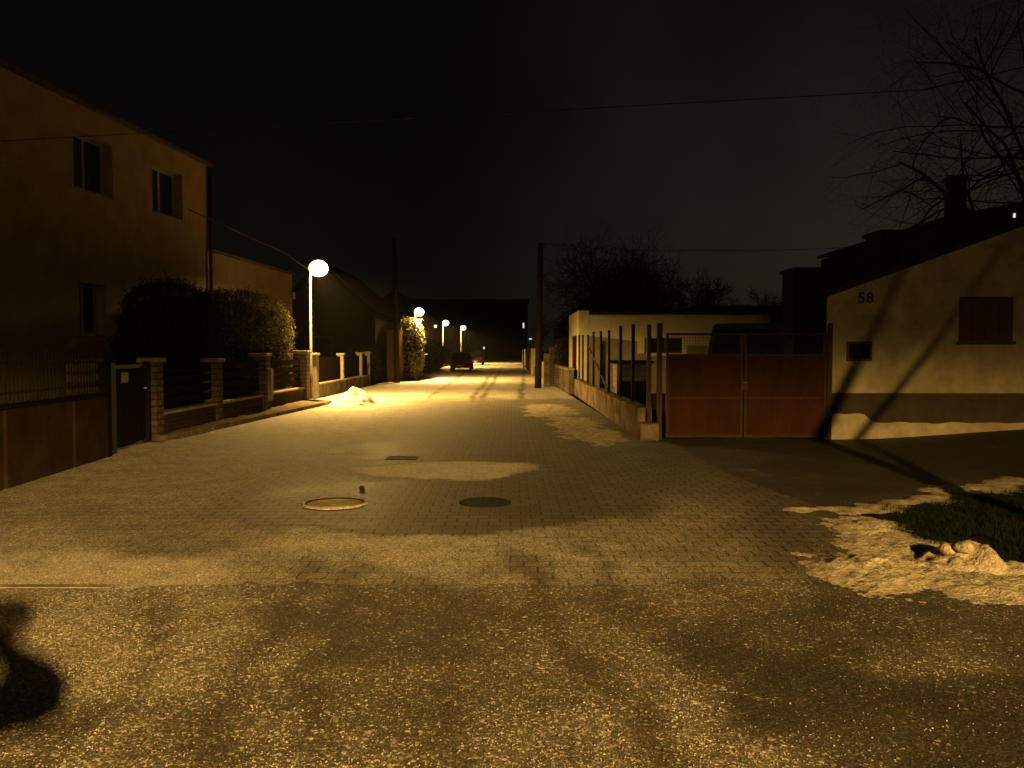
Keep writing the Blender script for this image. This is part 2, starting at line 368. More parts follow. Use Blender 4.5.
def lin(a, b, n): return [a + (b - a) * i / n for i in range(n + 1)]
def sheet(name, xs_fn, ys, m, z, nx, zfn=None, yfn=None):
    """ground sheet: at every y it spans xs_fn(y)=(x0,x1); stores the dust amount per vertex"""
    v, f, dd = [], [], []
    for y in ys:
        x0, x1 = xs_fn(y)
        for i in range(nx + 1):
            x = x0 + (x1 - x0) * i / nx
            y_ = y + yfn(x, y) if yfn else y
            v.append((x, y_, z + (zfn(x, y) if zfn else 0))); dd.append(dust_and_light(x, y_) if y > 2 else .5)
    for j in range(len(ys) - 1):
        for i in range(nx):
            a = j * (nx + 1) + i; f.append((a, a + 1, a + nx + 2, a + nx + 1))
    me = bpy.data.meshes.new(name); me.from_pydata(v, [], f); me.materials.append(M[m])
    at_ = me.attributes.new('dust_and_light', 'FLOAT', 'POINT'); at_.data.foreach_set('value', dd)
    for p in me.polygons: p.use_smooth = True
    o = bpy.data.objects.new(name, me); col.objects.link(o); o['kind'] = 'structure'
    return o
KY = 5.78
def edge_y(x): return KY + .06 * max(0, x) + (.06 * x if x > 0 else 0)
g = MB().face([(-600, -200, -.03), (600, -200, -.03), (600, 900, -.03), (-600, 900, -.03)]).build('ground', 'soil', recalc=False); struct(g)
def roadL(y): return -5.9 if y < 27 else -5.9 - .35 * sm(27, 33, y)
def roadR(y):
    if y < 15: return 2.75
    return 2.33 - .0186 * (y - 15) if y < 75 else 1.2
ys_near = lin(2.4, 9.5, 96) + lin(9.5, 16, 60)[1:]
def rise(x, y): return .2 * sm(5.8, 10, x) * sm(11.5, 15, y)
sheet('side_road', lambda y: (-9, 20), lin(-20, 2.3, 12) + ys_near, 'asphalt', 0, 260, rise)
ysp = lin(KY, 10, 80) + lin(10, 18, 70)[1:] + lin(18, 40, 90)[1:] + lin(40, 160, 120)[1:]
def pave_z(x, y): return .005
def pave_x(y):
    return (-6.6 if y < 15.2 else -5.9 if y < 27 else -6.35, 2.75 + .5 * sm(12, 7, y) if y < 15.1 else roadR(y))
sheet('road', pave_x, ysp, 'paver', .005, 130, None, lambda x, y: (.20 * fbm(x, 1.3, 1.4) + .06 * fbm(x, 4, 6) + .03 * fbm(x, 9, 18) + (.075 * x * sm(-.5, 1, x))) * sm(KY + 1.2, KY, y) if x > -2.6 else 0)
# flush concrete kerb across the road where pavers meet asphalt
kb = MB(); x = -6.6
while x < -2.7:
    l = min(1.0, -2.7 - x); y0 = KY - .05 + .02 * math.sin(x * 3) + .035 * max(0, x)
    kb.obox((x + .006, y0), (x + l - .006, y0 + .035 * (1 if x > 0 else 0) * l), .07, -.1, .0065); x += l
struct(kb.build('kerb', 'kerb_dirty', bevel=.003))

# loose grit chips near the camera, thrown where the dust lies
def grit():
    rng = random.Random(3); mb = MB(); n = 0
    while n < 24000:
        y = 2.9 + (rng.random() ** 1.4) * 5.0; x = rng.uniform(-.64, .64) * y
        if x < -4.5 or x > 3.4: continue
        d = dust_and_light(x, y)
        if rng.random() > d * d * .9 + .03: continue
        if y > 5.75 and rng.random() > .9: continue
        s = rng.uniform(.0018, .0046) * (1.5 if rng.random() < .07 else 1); a = rng.random() * 6.28; b = len(mb.v)
        h = s * rng.uniform(.5, 1.1); z = .006 if y > KY else .002
        for k in range(4):
            t = a + k * 1.57 + rng.uniform(-.4, .4); r = s * rng.uniform(.7, 1.3)
            mb.v.append((x + r * math.cos(t), y + r * math.sin(t), z))
        mb.v.append((x + rng.uniform(-.4, .4) * s, y + rng.uniform(-.4, .4) * s, z + h))
        mb.f += [(b, b + 1, b + 4), (b + 1, b + 2, b + 4), (b + 2, b + 3, b + 4), (b + 3, b, b + 4)]; n += 1
    return tag(mb.build('grit', 'chip', recalc=False), 'pale loose grit scattered over the near asphalt', 'grit', kind='stuff')
grit()

# verge with raised kerb on the left, in front of the garden fence
K0, K1 = gp(165, 441), gp(331, 404)
kb = MB(); nseg = 11
for i in range(nseg):
    p = K0.lerp(K1, i / nseg + .001); q = K0.lerp(K1, (i + 1) / nseg - .001)
    kb.obox((p.x, p.y), (q.x, q.y), .09, -.1, .10)
kb.obox((K1.x, K1.y + .05), (-6.25, K1.y + .9), .09, -.1, .1); kb.obox((K0.x - .05, K0.y), (-6.35, K0.y + .1), .09, -.1, .1)
struct(kb.build('verge_kerb', 'concrete', bevel=.01))
vg = MB()
rows = []
for j in range(60):
    t = j / 59; p = K0.lerp(K1, t); p.x -= .04
    rows.append([(p.x + (-6.9 - p.x) * i / 14, p.y, .07 + .03 * fbm(p.x + i, p.y, 3) + .03 * i / 14) for i in range(15)])
for r in rows: vg.v += r
for j in range(59):
    for i in range(14): a = j * 15 + i; vg.f.append((a, a + 1, a + 16, a + 15))
struct(vg.build('verge', 'verge', smooth=True))

# ------------------------------------------------------------------ snow
def heap(name, m, x0, x1, y0, y1, hfn, res, label, cat='snow', z=.006, group=None):
    nx, ny = max(2, int((x1 - x0) / res)), max(2, int((y1 - y0) / res)); idx = {}; mb = MB()
    H = [[hfn(x0 + (x1 - x0) * i / nx, y0 + (y1 - y0) * j / ny) for i in range(nx + 1)] for j in range(ny + 1)]
    def vid(i, j):
        if (i, j) not in idx:
            idx[i, j] = len(mb.v); h = H[j][i]
            mb.v.append((x0 + (x1 - x0) * i / nx, y0 + (y1 - y0) * j / ny, z + max(-.004, h)))
        return idx[i, j]
    for j in range(ny):
        for i in range(nx):
            if max(H[j][i], H[j][i + 1], H[j + 1][i], H[j + 1][i + 1]) > 0:
                mb.f.append((vid(i, j), vid(i + 1, j), vid(i + 1, j + 1), vid(i, j + 1)))
    return tag(mb.build(name, m, smooth=True), label, cat, group)
def blob(x, y, X, Y, rx, ry): return 1 - math.hypot((x - X) / rx, (y - Y) / ry)
# bright pile by the lamp
pc = gp(351, 405); pc.x += .15
heap('snow_pile', 'snow_clean', pc.x - .9, pc.x + 1.0, pc.y - .9, pc.y + 1.3,
     lambda x, y:   .62 * max(-.3, blob(x, y, pc.x - .1, pc.y + .1, .68, .85)) * (1 + .25 * fbm(x, y, 3)) + .03 * fbm(x, y, 7) - .005 + .10 * max(0, blob(x, y, pc.x + .4, pc.y, .35, .6)), .035,
     'small bright pile of shovelled snow on the kerb below the nearest lit street lamp')
# thin patches along the low wall on the right
def thin(spots, amp=.05, thr=.0):
    def h(x, y):
        wx = x + .22 * fbm(x, y, 1.5); wy = y + .5 * fbm(x + 9, y, 1.2)
        v = max(blob(wx, wy, *s) for s in spots)
        return amp * (v + .55 * fbm(x, y, 3.2) - thr)
    return h
def pspot(px, py, rxp, ryp):
    c = gp(px, py); a = gp(px + rxp, py); d1, d2 = gp(px, py - ryp), gp(px, py + ryp)
    return (c.x, (d1.y + d2.y) / 2, abs(a.x - c.x), abs(d1.y - d2.y) / 2)
sp = [pspot(550, 412, 26, 8), pspot(575, 424, 28, 9), pspot(600, 438, 26, 7), pspot(585, 434, 30, 9), pspot(545, 408, 20, 6)]
heap('snow_patch', 'snow_thin', .2, 2.3, 13.2, 25, thin(sp, .025, .12), .06, 'thin dirty snow patch beside the low wall of the fenced yard')
sp2_ = [pspot(880, 578, 66, 26), pspot(950, 580, 60, 24), pspot(1000, 588, 70, 18), pspot(900, 550, 55, 18), pspot(870, 530, 45, 14), pspot(1060, 590, 60, 20)]
lump = gp(957, 566)
def bank(x, y):
    wx = x + .12 * fbm(x, y, 2.5); wy = y + .2 * fbm(x + 9, y, 2)
    v = max(blob(wx, wy, *s) for s in sp2_)
    h = .05 * (v + .42 * fbm(x, y, 2.6) - .04) + .013 * (v + .3) * fbm(x, y, 12) + .006 * fbm(x, y, 34, 3)
    if v > -.1:
        h += .12 * math.sqrt(max(0, blob(wx, wy, lump.x - .02, lump.y + .02, .27, .30))) * (1 + .4 * fbm(x, y, 7)) + .010 * v * fbm(x, y, 22) + .07 * math.sqrt(max(0, blob(x, y, lump.x + .24, lump.y - .1, .26, .25))) * (1 + .4 * fbm(x, y, 8)) + .06 * max(0, blob(x, y, lump.x - .55, lump.y - .05, .5, .35)) * (1 + .5 * fbm(x, y, 9))
    return h
heap('snow_bank', 'snow', 2.0, 4.9, 5.3, 9.0, bank, .02, 'dirty melting bank of ploughed snow with a lumpy heap at the grass edge')
def spots_b(px0, py0, px1, py1, n, rx, ry):
    return [pspot(px0 + (px1 - px0) * i / n, py0 + (py1 - py0) * i / n, rx, ry) for i in range(n + 1)]
sp3 = spots_b(815, 512, 900, 503, 4, 24, 6) + spots_b(900, 503, 940, 500, 2, 18, 4)
heap('snow_patch', 'snow_thin', 2.7, 5.4, 8.2, 10.2, thin(sp3, .03, .1), .04, 'long thin snow strip where the asphalt meets the grass')
sp4 = spots_b(925, 492, 1040, 484, 6, 20, 5)
heap('snow_patch', 'snow_thin', 4.2, 7.6, 9.2, 11.2, thin(sp4, .03, .22), .05, 'broken snow strip along the far edge of the grass')

# ice lumps on the heap
rng = random.Random(5)
for i, (px, py, s, lab) in enumerate([(948, 553, .06, 'pale snow lump on top of the snow bank, left of two'), (966, 556, .065, 'pale snow lump on top of the snow bank, right of two')]):
    bm = bmesh.new(); bmesh.ops.create_icosphere(bm, subdivisions=3, radius=s)
    for v in bm.verts:
        v.co *= 1 + .35 * mn.noise(v.co * 14 + Vector((i * 7, 0, 0))); v.co.z *= .75
    me = bpy.data.meshes.new('snow_lump'); bm.to_mesh(me); bm.free(); me.materials.append(M['snow'])
    for p in me.polygons: p.use_smooth = True
    o = bpy.data.objects.new('snow_lump', me); col.objects.link(o)
    c = gp(px, py + 14); o.location = (c.x, c.y + .02, max(.0, bank(c.x, c.y + .02)) + s * .45); tag(o, lab, 'snow lump')

# grass
def grass():
    rng = random.Random(11); mb = MB(); n = 0
    P = [gp(870, 512), gp(1000, 492), gp(1200, 486), gp(1200, 560), gp(1010, 566), gp(930, 545), gp(880, 528)]
    def inside(x, y):
        c = False; j = len(P) - 1
        for i in range(len(P)):
            if (P[i].y > y) != (P[j].y > y) and x < (P[j].x - P[i].x) * (y - P[i].y) / (P[j].y - P[i].y) + P[i].x: c = not c
            j = i
        return c
    t = 0
    while n < 26000 and t < 400000:
        t += 1
        x, y = rng.uniform(3.0, 8), rng.uniform(6.3, 11)
        if not inside(x + .15 * fbm(x, y, 3), y + .2 * fbm(x, y + 7, 3)) or fbm(x, y, 2.6) < -.32: continue
        a = rng.random() * 6.28; h = rng.uniform(.02, .065); w = .004; l = rng.uniform(0, .05); b = len(mb.v)
        mb.v += [(x - w * math.cos(a), y - w * math.sin(a), 0), (x + w * math.cos(a), y + w * math.sin(a), 0), (x + l * math.sin(a), y - l * math.cos(a), h)]
        mb.f.append((b, b + 1, b + 2)); n += 1
    return tag(mb.build('grass', 'grass', recalc=False), 'short dark winter grass on the right verge', 'grass', kind='stuff')
grass()
lw = MB()
Pg = [gp(860, 514), gp(1000, 492), gp(1200, 486), gp(1200, 566), gp(1010, 570), gp(930, 550), gp(876, 530)]
lw.face([(p.x, p.y, .004 + rise(p.x, p.y)) for p in Pg]); struct(lw.build('lawn', 'soil', recalc=False))

# ------------------------------------------------------------------ covers in the road
def manhole(px, py, r, label, ring):
    c = gp(px, py); t = thing('manhole_cover', label, 'manhole cover', (c.x, c.y, .006), world=False)
    MB().lathe([(0, .004), (r * .2, .004), (r * .2, .007), (r * .28, .007), (r * .28, .004), (r * .55, .004), (r * .55, .007), (r * .62, .007), (r * .62, .004), (r * .84, .004), (r * .86, 0)], seg=40).build('lid', 'lidmix' if ring else 'castiron', t, smooth=False)
    MB().lathe([(r * .86, -.002), (r * .87, .009), (r, .009), (r * 1.02, -.004)], seg=40).build('rim', 'castiron', t, smooth=True)
    if ring:
        mb = MB(); rg = random.Random(2)
        n = 72
        for ring_i in range(4):
            for k in range(n):
                a = 2 * math.pi * k / n; wob = 1 + .05 * mn.noise(Vector((math.cos(a) * 2, math.sin(a) * 2, 1.3)))
                thick = .5 + .6 * mn.noise(Vector((math.cos(a) * 3, math.sin(a) * 3, 7.1))) + .35 * (-math.sin(a))
                w = max(.06, thick) * .03
                rr = r * wob + (-1, -.35, .35, 1)[ring_i] * w; z = (.0, .022, .02, -.004)[ring_i] * min(1, max(.2, thick * 1.4)) + (.009 if ring_i in (0,) else 0)
                mb.v.append((rr * math.cos(a), rr * math.sin(a), z))
        for i in range(3):
            for k in range(n):
                k2 = (k + 1) % n; mb.f.append((i * n + k, i * n + k2, (i + 1) * n + k2, (i + 1) * n + k))
        mb.build('snow_rim', 'snow', t, smooth=True)
    return t
manhole(335, 504, .33, 'round manhole cover ringed by a crust of snow', True)
manhole(485, 503, .27, 'dark round manhole cover with a bare iron rim', False)
c = gp(402, 458.5); t = thing('drain_grate', 'small rectangular iron drain grate in the paving', 'drain grate', (c.x, c.y, .006), world=False)
MB().box(-.23, -.19, -.2, .2, -.02, .008).box(.19, .23, -.2, .2, -.02, .008).box(-.19, .19, -.2, -.16, -.02, .008).box(-.19, .19, .16, .2, -.02, .008).build('frame', 'castiron', t)
gb = MB()
for i in range(7): gb.box(-.17 + i * .054, -.145 + i * .054, -.16, .16, -.02, .007)
gb.build('grating', 'castiron', t); MB().box(-.19, .19, -.16, .16, -.02, .0005).build('gully', 'iron', t)
c = gp(362, 491); bm = bmesh.new(); bmesh.ops.create_icosphere(bm, subdivisions=2, radius=.034)
for v in bm.verts: v.co *= 1 + .3 * mn.noise(v.co * 30)
me = bpy.data.meshes.new('stone'); bm.to_mesh(me); bm.free(); me.materials.append(M['castiron']); o = bpy.data.objects.new('stone', me); col.objects.link(o); o.location = (c.x, c.y, .03)
tag(o, 'single dark stone lying on the paving beyond the snow ringed cover', 'stone')

# ------------------------------------------------------------------ windows helper (local facade plane x, facing +x)
def window(parent, hole, x, depth, frame_m='frame_white', mull=True, sill=True, fw=.07):
    a, b, c, d = hole; X = x - depth
    f = MB().box(X, X + .06, a, a + fw, c, d).box(X, X + .06, b - fw, b, c, d).box(X, X + .06, a + fw, b - fw, c, c + fw).box(X, X + .06, a + fw, b - fw, d - fw, d)
    if mull: f.box(X, X + .05, (a + b) / 2 - .035, (a + b) / 2 + .035, c + fw, d - fw)
    w = f.build('window', frame_m, parent)
    MB().box(X + .015, X + .025, a + fw * .5, b - fw * .5, c + fw * .5, d - fw * .5).build('pane', 'glass', w)
    if sill: MB().box(X + .06, x + .05, a - .03, b + .03, c - .03, c + .004).build('sill', 'sill', w)
    return w
def to_local(v, o, a):
    d = v - Vector(o); return Vector((d.x * math.cos(a) + d.y * math.sin(a), -d.x * math.sin(a) + d.y * math.cos(a), d.z))
def hit_facade(px, py, o, a):
    d = ray(px, py); n = Vector((math.cos(a), math.sin(a), 0)); c0 = Vector((0, 0, CH))
    t = (Vector(o) - c0).dot(n) / d.dot(n); return to_local(c0 + d * t, o, a)

# left two storey house
HO = (-9.0, 25.5, 0); HA = R(-5.14)
hl = thing('house', 'two storey ochre plastered house with flat roof behind the left hedges', 'house', HO, world=False, rz=HA)
def hole(px0, px1, ptop, pbot, o=HO, a=HA):
    A = hit_facade(px0, ptop[0], o, a); B = hit_facade(px1, ptop[1], o, a); C_ = hit_facade(px1, pbot[1], o, a); D_ = hit_facade(px0, pbot[0], o, a)
    return (A.y, B.y, (C_.z + D_.z) / 2, (A.z + B.z) / 2)
H1 = hole(73, 112, (131, 142), (188, 196)); H2 = hole(152, 182, (167, 173), (213, 221)); H3 = hole(79, 106, (281, 287), (333, 336))
H2 = (H2[0], H2[1], H1[2], H1[3])
H4 = (H1[0] - 4.2, H1[0] - 2.4, H1[2], H1[3]); H5 = (H3[0] - 4.6, H3[0] - 3.0, H3[2], H3[3])
ztop = hit_facade(209, 167, HO, HA).z
print('house windows', H1, H2, H3, 'top', ztop)
holes = [H1, H2, H3, H4, H5]
w = MB().wall(-17, 0, 0, ztop, holes, 0, .30)
w.face([(0, 0, 0), (-9, 0, 0), (-9, 0, ztop), (0, 0, ztop)]).face([(-9, -17, 0), (0, -17, 0), (0, -17, ztop), (-9, -17, ztop)]).face([(-9, 0, 0), (-9, -17, 0), (-9, -17, ztop), (-9, 0, ztop)])
w.build('wall', 'plaster_left', hl, weld=True)
for h in holes: window(hl, h, 0, .30)
MB().box(-9.15, .13, -17.15, .12, ztop, ztop + .09).build('roof', 'roof_edge', hl)
MB().tube([(.09, .02, 0), (.09, .02, ztop - .1)], .055, 8).build('downpipe', 'rust_dark', hl, smooth=True)
MB().box(-.002, .015, -17, -.1, 0, .55).build('plinth', 'plinth', hl)

# lower wing
WO = (-9.42, 26.2, 0); WA = R(-3.0)
hw = thing('house_wing', 'low flat roofed annex with pale wall behind the lit hedge', 'house', WO, world=False, rz=WA)
wz = hit_facade(213, 251, WO, WA).z; wy1 = hit_facade(292, 275, WO, WA).y; wz1 = hit_facade(292, 276, WO, WA).z
print('wing', wz, wy1, wz1)
wz = (wz + wz1) / 2
mb = MB().wall(0, wy1, 0, wz, [(wy1 * .28, wy1 * .45, 1.2, 2.5)], 0, .2)
mb.face([(0, wy1, 0), (-7, wy1, 0), (-7, wy1, wz), (0, wy1, wz)]).face([(0, 0, 0), (0, 0, wz), (-7, 0, wz), (-7, 0, 0)]).face([(-7, 0, 0), (-7, 0, wz), (-7, wy1, wz), (-7, wy1, 0)])
mb.build('wall', 'plaster_wing', hw, weld=True)
window(hw, (wy1 * .28, wy1 * .45, 1.2, 2.5), 0, .2)
MB().box(-7.1, .1, -.0, wy1 + .1, wz, wz + .08).build('roof', 'roof_edge', hw)
MB().box(.003, .16, wy1 - .35, wy1 - .12, wz - 1.0, wz - .72).build('meter_box', 'frame_white', hw, bevel=.01)

# ------------------------------------------------------------------ foliage
def leaf_shell(mb, pts_fn, n, s, rng):
    for _ in range(n):
        p, nr = pts_fn(rng); p = Vector(p); nr = Vector(nr)
        d = (nr + Vector((rng.gauss(0, .7), rng.gauss(0, .7), rng.gauss(0, .7)))).normalized(); u = d.orthogonal().normalized(); ang = rng.random() * 6.28
        u = (u * math.cos(ang) + d.cross(u) * math.sin(ang)); v_ = d.cross(u); l = s * rng.uniform(.6, 1.4); w_ = l * .45
        b = len(mb.v); mb.v += [tuple(p - u * l), tuple(p + v_ * w_), tuple(p + u * l), tuple(p - v_ * w_)]; mb.f.append((b, b + 1, b + 2, b + 3))
def hedge(name, label, x0, x1, y0, y1, h, n, leaf, seed, lm='hedge', round_=.8, cat='hedge'):
    rng = random.Random(seed); c = Vector(((x0 + x1) / 2, (y0 + y1) / 2, 0)); rx, ry = (x1 - x0) / 2, (y1 - y0) / 2
    t = thing(name, label, cat, (c.x, c.y, 0))
    e = 2.6
    def surf(th, ph):
        def pw(v, p): return math.copysign(abs(v) ** p, v)
        ca, sa, cb, sb = math.cos(th), math.sin(th), math.cos(ph), math.sin(ph)
        p = Vector((rx * pw(cb, .7) * pw(ca, round_), ry * pw(cb, .7) * pw(sa, round_), h * .5 + h * .5 * pw(sb, .7)))
        k = 1 + .09 * mn.fractal(Vector(p + c) * .9, 1, 2, 4) + .05 * mn.noise(Vector(p + c) * 4)
        q = Vector((p.x * k, p.y * k, p.z * (1 + .05 * mn.noise(Vector(p + c) * 1.1))))
        nr = Vector((p.x / rx / rx, p.y / ry / ry, (p.z - h / 2) / (h * h / 4))).normalized()
        return q + c, nr
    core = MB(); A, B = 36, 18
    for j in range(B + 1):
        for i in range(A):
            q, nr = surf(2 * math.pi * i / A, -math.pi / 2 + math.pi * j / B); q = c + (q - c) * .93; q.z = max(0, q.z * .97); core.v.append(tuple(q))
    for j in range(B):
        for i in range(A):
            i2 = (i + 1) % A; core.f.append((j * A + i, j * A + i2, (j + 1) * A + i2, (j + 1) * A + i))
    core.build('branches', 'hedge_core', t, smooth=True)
    lv = MB()
    def pf(r):
        q, nr = surf(r.random() * 6.28, math.asin(r.uniform(-.95, 1))); 
        return q + nr * r.gauss(-.02, .055) , nr
    leaf_shell(lv, pf, n, leaf, rng)
    for _ in range(n // 60):   # stray shoots
        q, nr = pf(rng)
        dd = (nr + Vector((0, 0, .8))).normalized(); L_ = rng.uniform(.08, .28)
        for k in range(5):
            pp = q + dd * L_ * k / 4; leaf_shell(lv, lambda r, pp=pp: (pp, dd), 1, leaf, rng)
    lv.build('foliage', lm, t, recalc=False)
    return t
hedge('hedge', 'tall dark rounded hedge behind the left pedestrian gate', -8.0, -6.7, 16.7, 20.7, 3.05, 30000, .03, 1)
hedge('hedge', 'tall hedge with its far end lit yellow by the nearest lamp', -8.7, -6.72, 20.9, 28.2, 3.2, 46000, .032, 2, 'hedge_lit')

# ------------------------------------------------------------------ bare trees
def rot_dir(d, ang, rng):
    ax = d.orthogonal().normalized(); ax.rotate(Matrix.Rotation(rng.random() * 6.283, 3, d)); e = d.copy(); e.rotate(Matrix.Rotation(ang, 3, ax)); return e
def grow(tr, tw, p, d, L_, r, lvl, maxl, rng, nb, ang=(.5, 1.0), grav=.02, wob=.16, ratio=.62, first=.3, rmin=.0035):
    n = 6 if lvl == 0 else 5 if lvl < 3 else 3
    pts, rads, dirs = [p.copy()], [r], [d.copy()]
    for i in range(n):
        d = (d + Vector((rng.gauss(0, wob), rng.gauss(0, wob), rng.gauss(0, wob) + grav * (lvl + .2)))).normalized()
        p = p + d * (L_ / n); pts.append(p.copy()); dirs.append(d.copy()); rads.append(r * (1 - .62 * (i + 1) / n))
    (tr if lvl < 2 else tw).tube(pts, rads, 8 if lvl == 0 else 5 if lvl < 3 else 3, cap=lvl < 2)
    if lvl >= maxl: return
    k = nb[min(lvl, len(nb) - 1)]
    for i in range(k):
        t = first + (1 - first) * (i + rng.random()) / k if lvl else first + (1 - first) * (i + .5) / k
        f = t * n; a = min(n - 1, int(f)); q = pts[a].lerp(pts[a + 1], f - a)
        rr = max(rmin, (r * (1 - .62 * t)) * rng.uniform(.45, .7))
        grow(tr, tw, q, rot_dir(dirs[a], rng.uniform(*ang), rng), L_ * ratio * rng.uniform(.7, 1.15) * (1.1 - .35 * t), rr, lvl + 1, maxl, rng, nb, ang, grav, wob, ratio, first * .7, rmin)
def tree(label, x, y, H, r, seed, nb=(7, 6, 5, 4), maxl=4, d0=(0, 0, 1), trunk_f=.5, name='bare_tree', group=None, **kw):
    rng = random.Random(seed); t = thing(name, label, 'tree', (x, y, 0), group)
    tr, tw = MB(), MB()
    grow(tr, tw, Vector((x, y, -.05)), Vector(d0).normalized(), H * trunk_f, r, 0, maxl, rng, nb, **kw)
    tr.build('trunk', 'bark', t, recalc=False, smooth=True); tw.build('crown', 'twig', t, recalc=False)
    return t
tree('wide bare tree with dense twigs behind the flat roofed garage', 5.2, 47, 9.6, .34, 21, nb=(13, 8, 7, 6), maxl=4, ratio=.86, first=.32, ang=(.75, 1.35), rmin=.013, trunk_f=.44)
tree('smaller bare tree behind the right end of the garage', 12.6, 55, 7.6, .2, 22, nb=(9, 8, 7, 5), ratio=.74, first=.25, ang=(.5, 1.15), rmin=.015)
tree('bare tree beyond the dark sheds on the right', 15.6, 50, 6.6, .18, 23, nb=(9, 8, 7, 5), ratio=.72, first=.25, ang=(.5, 1.1), rmin=.014)
tree('bushy bare tree left of the dark house roof', 16.6, 42, 8.4, .2, 24, nb=(9, 8, 7, 5), ratio=.72, first=.25, ang=(.5, 1.1), rmin=.012)
tree('low bare tree just right of the wide bare tree behind the garage', 10.6, 58, 6.4, .2, 25, nb=(9, 8, 7, 5), ratio=.8, first=.25, ang=(.6, 1.25), rmin=.015)
tree('low bare tree between the garage roof and the dark sheds', 18.2, 60, 6.8, .2, 26, nb=(9, 8, 7, 5), ratio=.8, first=.25, ang=(.6, 1.25), rmin=.015)
# tall tree whose branches hang over the top right corner
tree('tall bare tree spreading over the top right corner above the dark roofs', 15.6, 27, 15.5, .21, 31, nb=(15, 8, 6, 4), maxl=4, ratio=.70, first=.3, ang=(.7, 1.3), grav=-.012, trunk_f=.72, wob=.12)
# tree beside the near verge, right of the frame: its limbs throw the slanting shadows on the old wall
def lean_tree():
    rng = random.Random(41); x, y = 4.95, 5.0
    t = thing('leaning_tree', 'leaning two stemmed bare tree at the edge of the right verge', 'tree', (x, y, 0))
    tr, tw = MB(), MB()
    def lp(z, X): return Vector((X, y + .05 * math.sin(z * 3), z))
    tr.tube([lp(-.05, 4.9), lp(.5, 4.98), lp(1.1, 5.12), lp(2.2, 5.64), lp(3.0, 6.03), lp(3.92, 6.45), lp(5.2, 6.9)], [.15, .105, .085, .072, .064, .055, .035], 10)
    tr.tube([lp(1.05, 5.1), lp(1.6, 5.66), lp(2.2, 6.16), lp(2.86, 6.68), lp(3.8, 7.3), lp(4.6, 7.7)], [.07, .045, .042, .038, .032, .022], 8)
    for q, d, L_, r in ((lp(5.2, 6.9), (.5, -.3, 1), 2.2, .035), (lp(3.92, 6.45), (.5, -.6, .7), 2.0, .04), (lp(4.6, 7.7), (.4, .1, 1), 1.8, .035), (lp(3.8, 7.3), (.8, -.2, .6), 1.8, .035), (lp(4.6, 6.7), (-.35, .9, .35), 2.4, .026), (lp(5.0, 6.85), (-.4, .7, .6), 2.2, .024)):
        grow(tr, tw, q, Vector(d).normalized(), L_, r, 1, 4, rng, (4, 4, 4, 3), ang=(.4, .95), wob=.12, ratio=.64, rmin=.0025)
    tr.build('trunk', 'bark', t, recalc=False, smooth=True); tw.build('crown', 'twig', t, recalc=False)
lean_tree()

# ------------------------------------------------------------------ street lamps
PROFILE = dict(base=.10, cap=22)
def lamp_nodes(ld, strength, sx, ex=-.8, c0=.06, c1=.30, floor=.008):
    """street optic: evens the light out over the road, throws it forward (sx) and cuts off near the horizon"""
    ld.use_nodes = True; nt = ld.node_tree; nt.nodes.clear(); L = nt.links.new
    out = N(nt, 'ShaderNodeOutputLight'); em = N(nt, 'ShaderNodeEmission'); L(em.outputs[0], out.inputs[0]); em.inputs[0].default_value = (*SODIUM, 1)
    ge = N(nt, 'ShaderNodeNewGeometry'); sp = N(nt, 'ShaderNodeSeparateXYZ'); L(ge.outputs['Incoming'], sp.inputs[0])
    def mr(v, a, b, c, d, it='SMOOTHSTEP'):
        n = N(nt, 'ShaderNodeMapRange'); n.interpolation_type = it; L(v, n.inputs['Value'])
        for k, x in zip(('From Min', 'From Max', 'To Min', 'To Max'), (a, b, c, d)): n.inputs[k].default_value = x
        return n.outputs[0]
    def mt(op, a, b):
        n = N(nt, 'ShaderNodeMath', operation=op)
        for i, v in enumerate((a, b)):
            if isinstance(v, (int, float)): n.inputs[i].default_value = v
            else: L(v, n.inputs[i])
        return n.outputs[0]
    down = mt('MULTIPLY', sp.outputs['Z'], -1.0)          # cosine from straight down
    fwd = mt('MULTIPLY', sp.outputs['X'], sx)
    c = mt('MAXIMUM', down, .12)
    gain = mt('MINIMUM', mt('POWER', c, -ex), 25.0)
    cut = mr(down, c0, c1, floor, 1.0)
    up = mr(down, -.35, .0, .25, 1.0)
    az = mr(fwd, -.55, .42, .10, 1.0)
    tot = mt('MULTIPLY', mt('MULTIPLY', mt('MULTIPLY', gain, cut), up), az)
    L(mt('MULTIPLY', tot, strength), em.inputs[1])
def bowl_mat():
    m, nt = new_mat('glowing lamp bowl'); L = nt.links.new
    out = N(nt, 'ShaderNodeOutputMaterial'); tr = N(nt, 'ShaderNodeBsdfTransparent'); em = N(nt, 'ShaderNodeEmission'); ad = N(nt, 'ShaderNodeAddShader')
    em.inputs[0].default_value = (1.0, .72, .32, 1); em.inputs[1].default_value = 7.0
    tr.inputs[0].default_value = (.92, .92, .92, 1)
    L(tr.outputs[0], ad.inputs[0]); L(em.outputs[0], ad.inputs[1]); L(ad.outputs[0], out.inputs[0]); return m
M['bowl'] = bowl_mat()
LH = 4.2
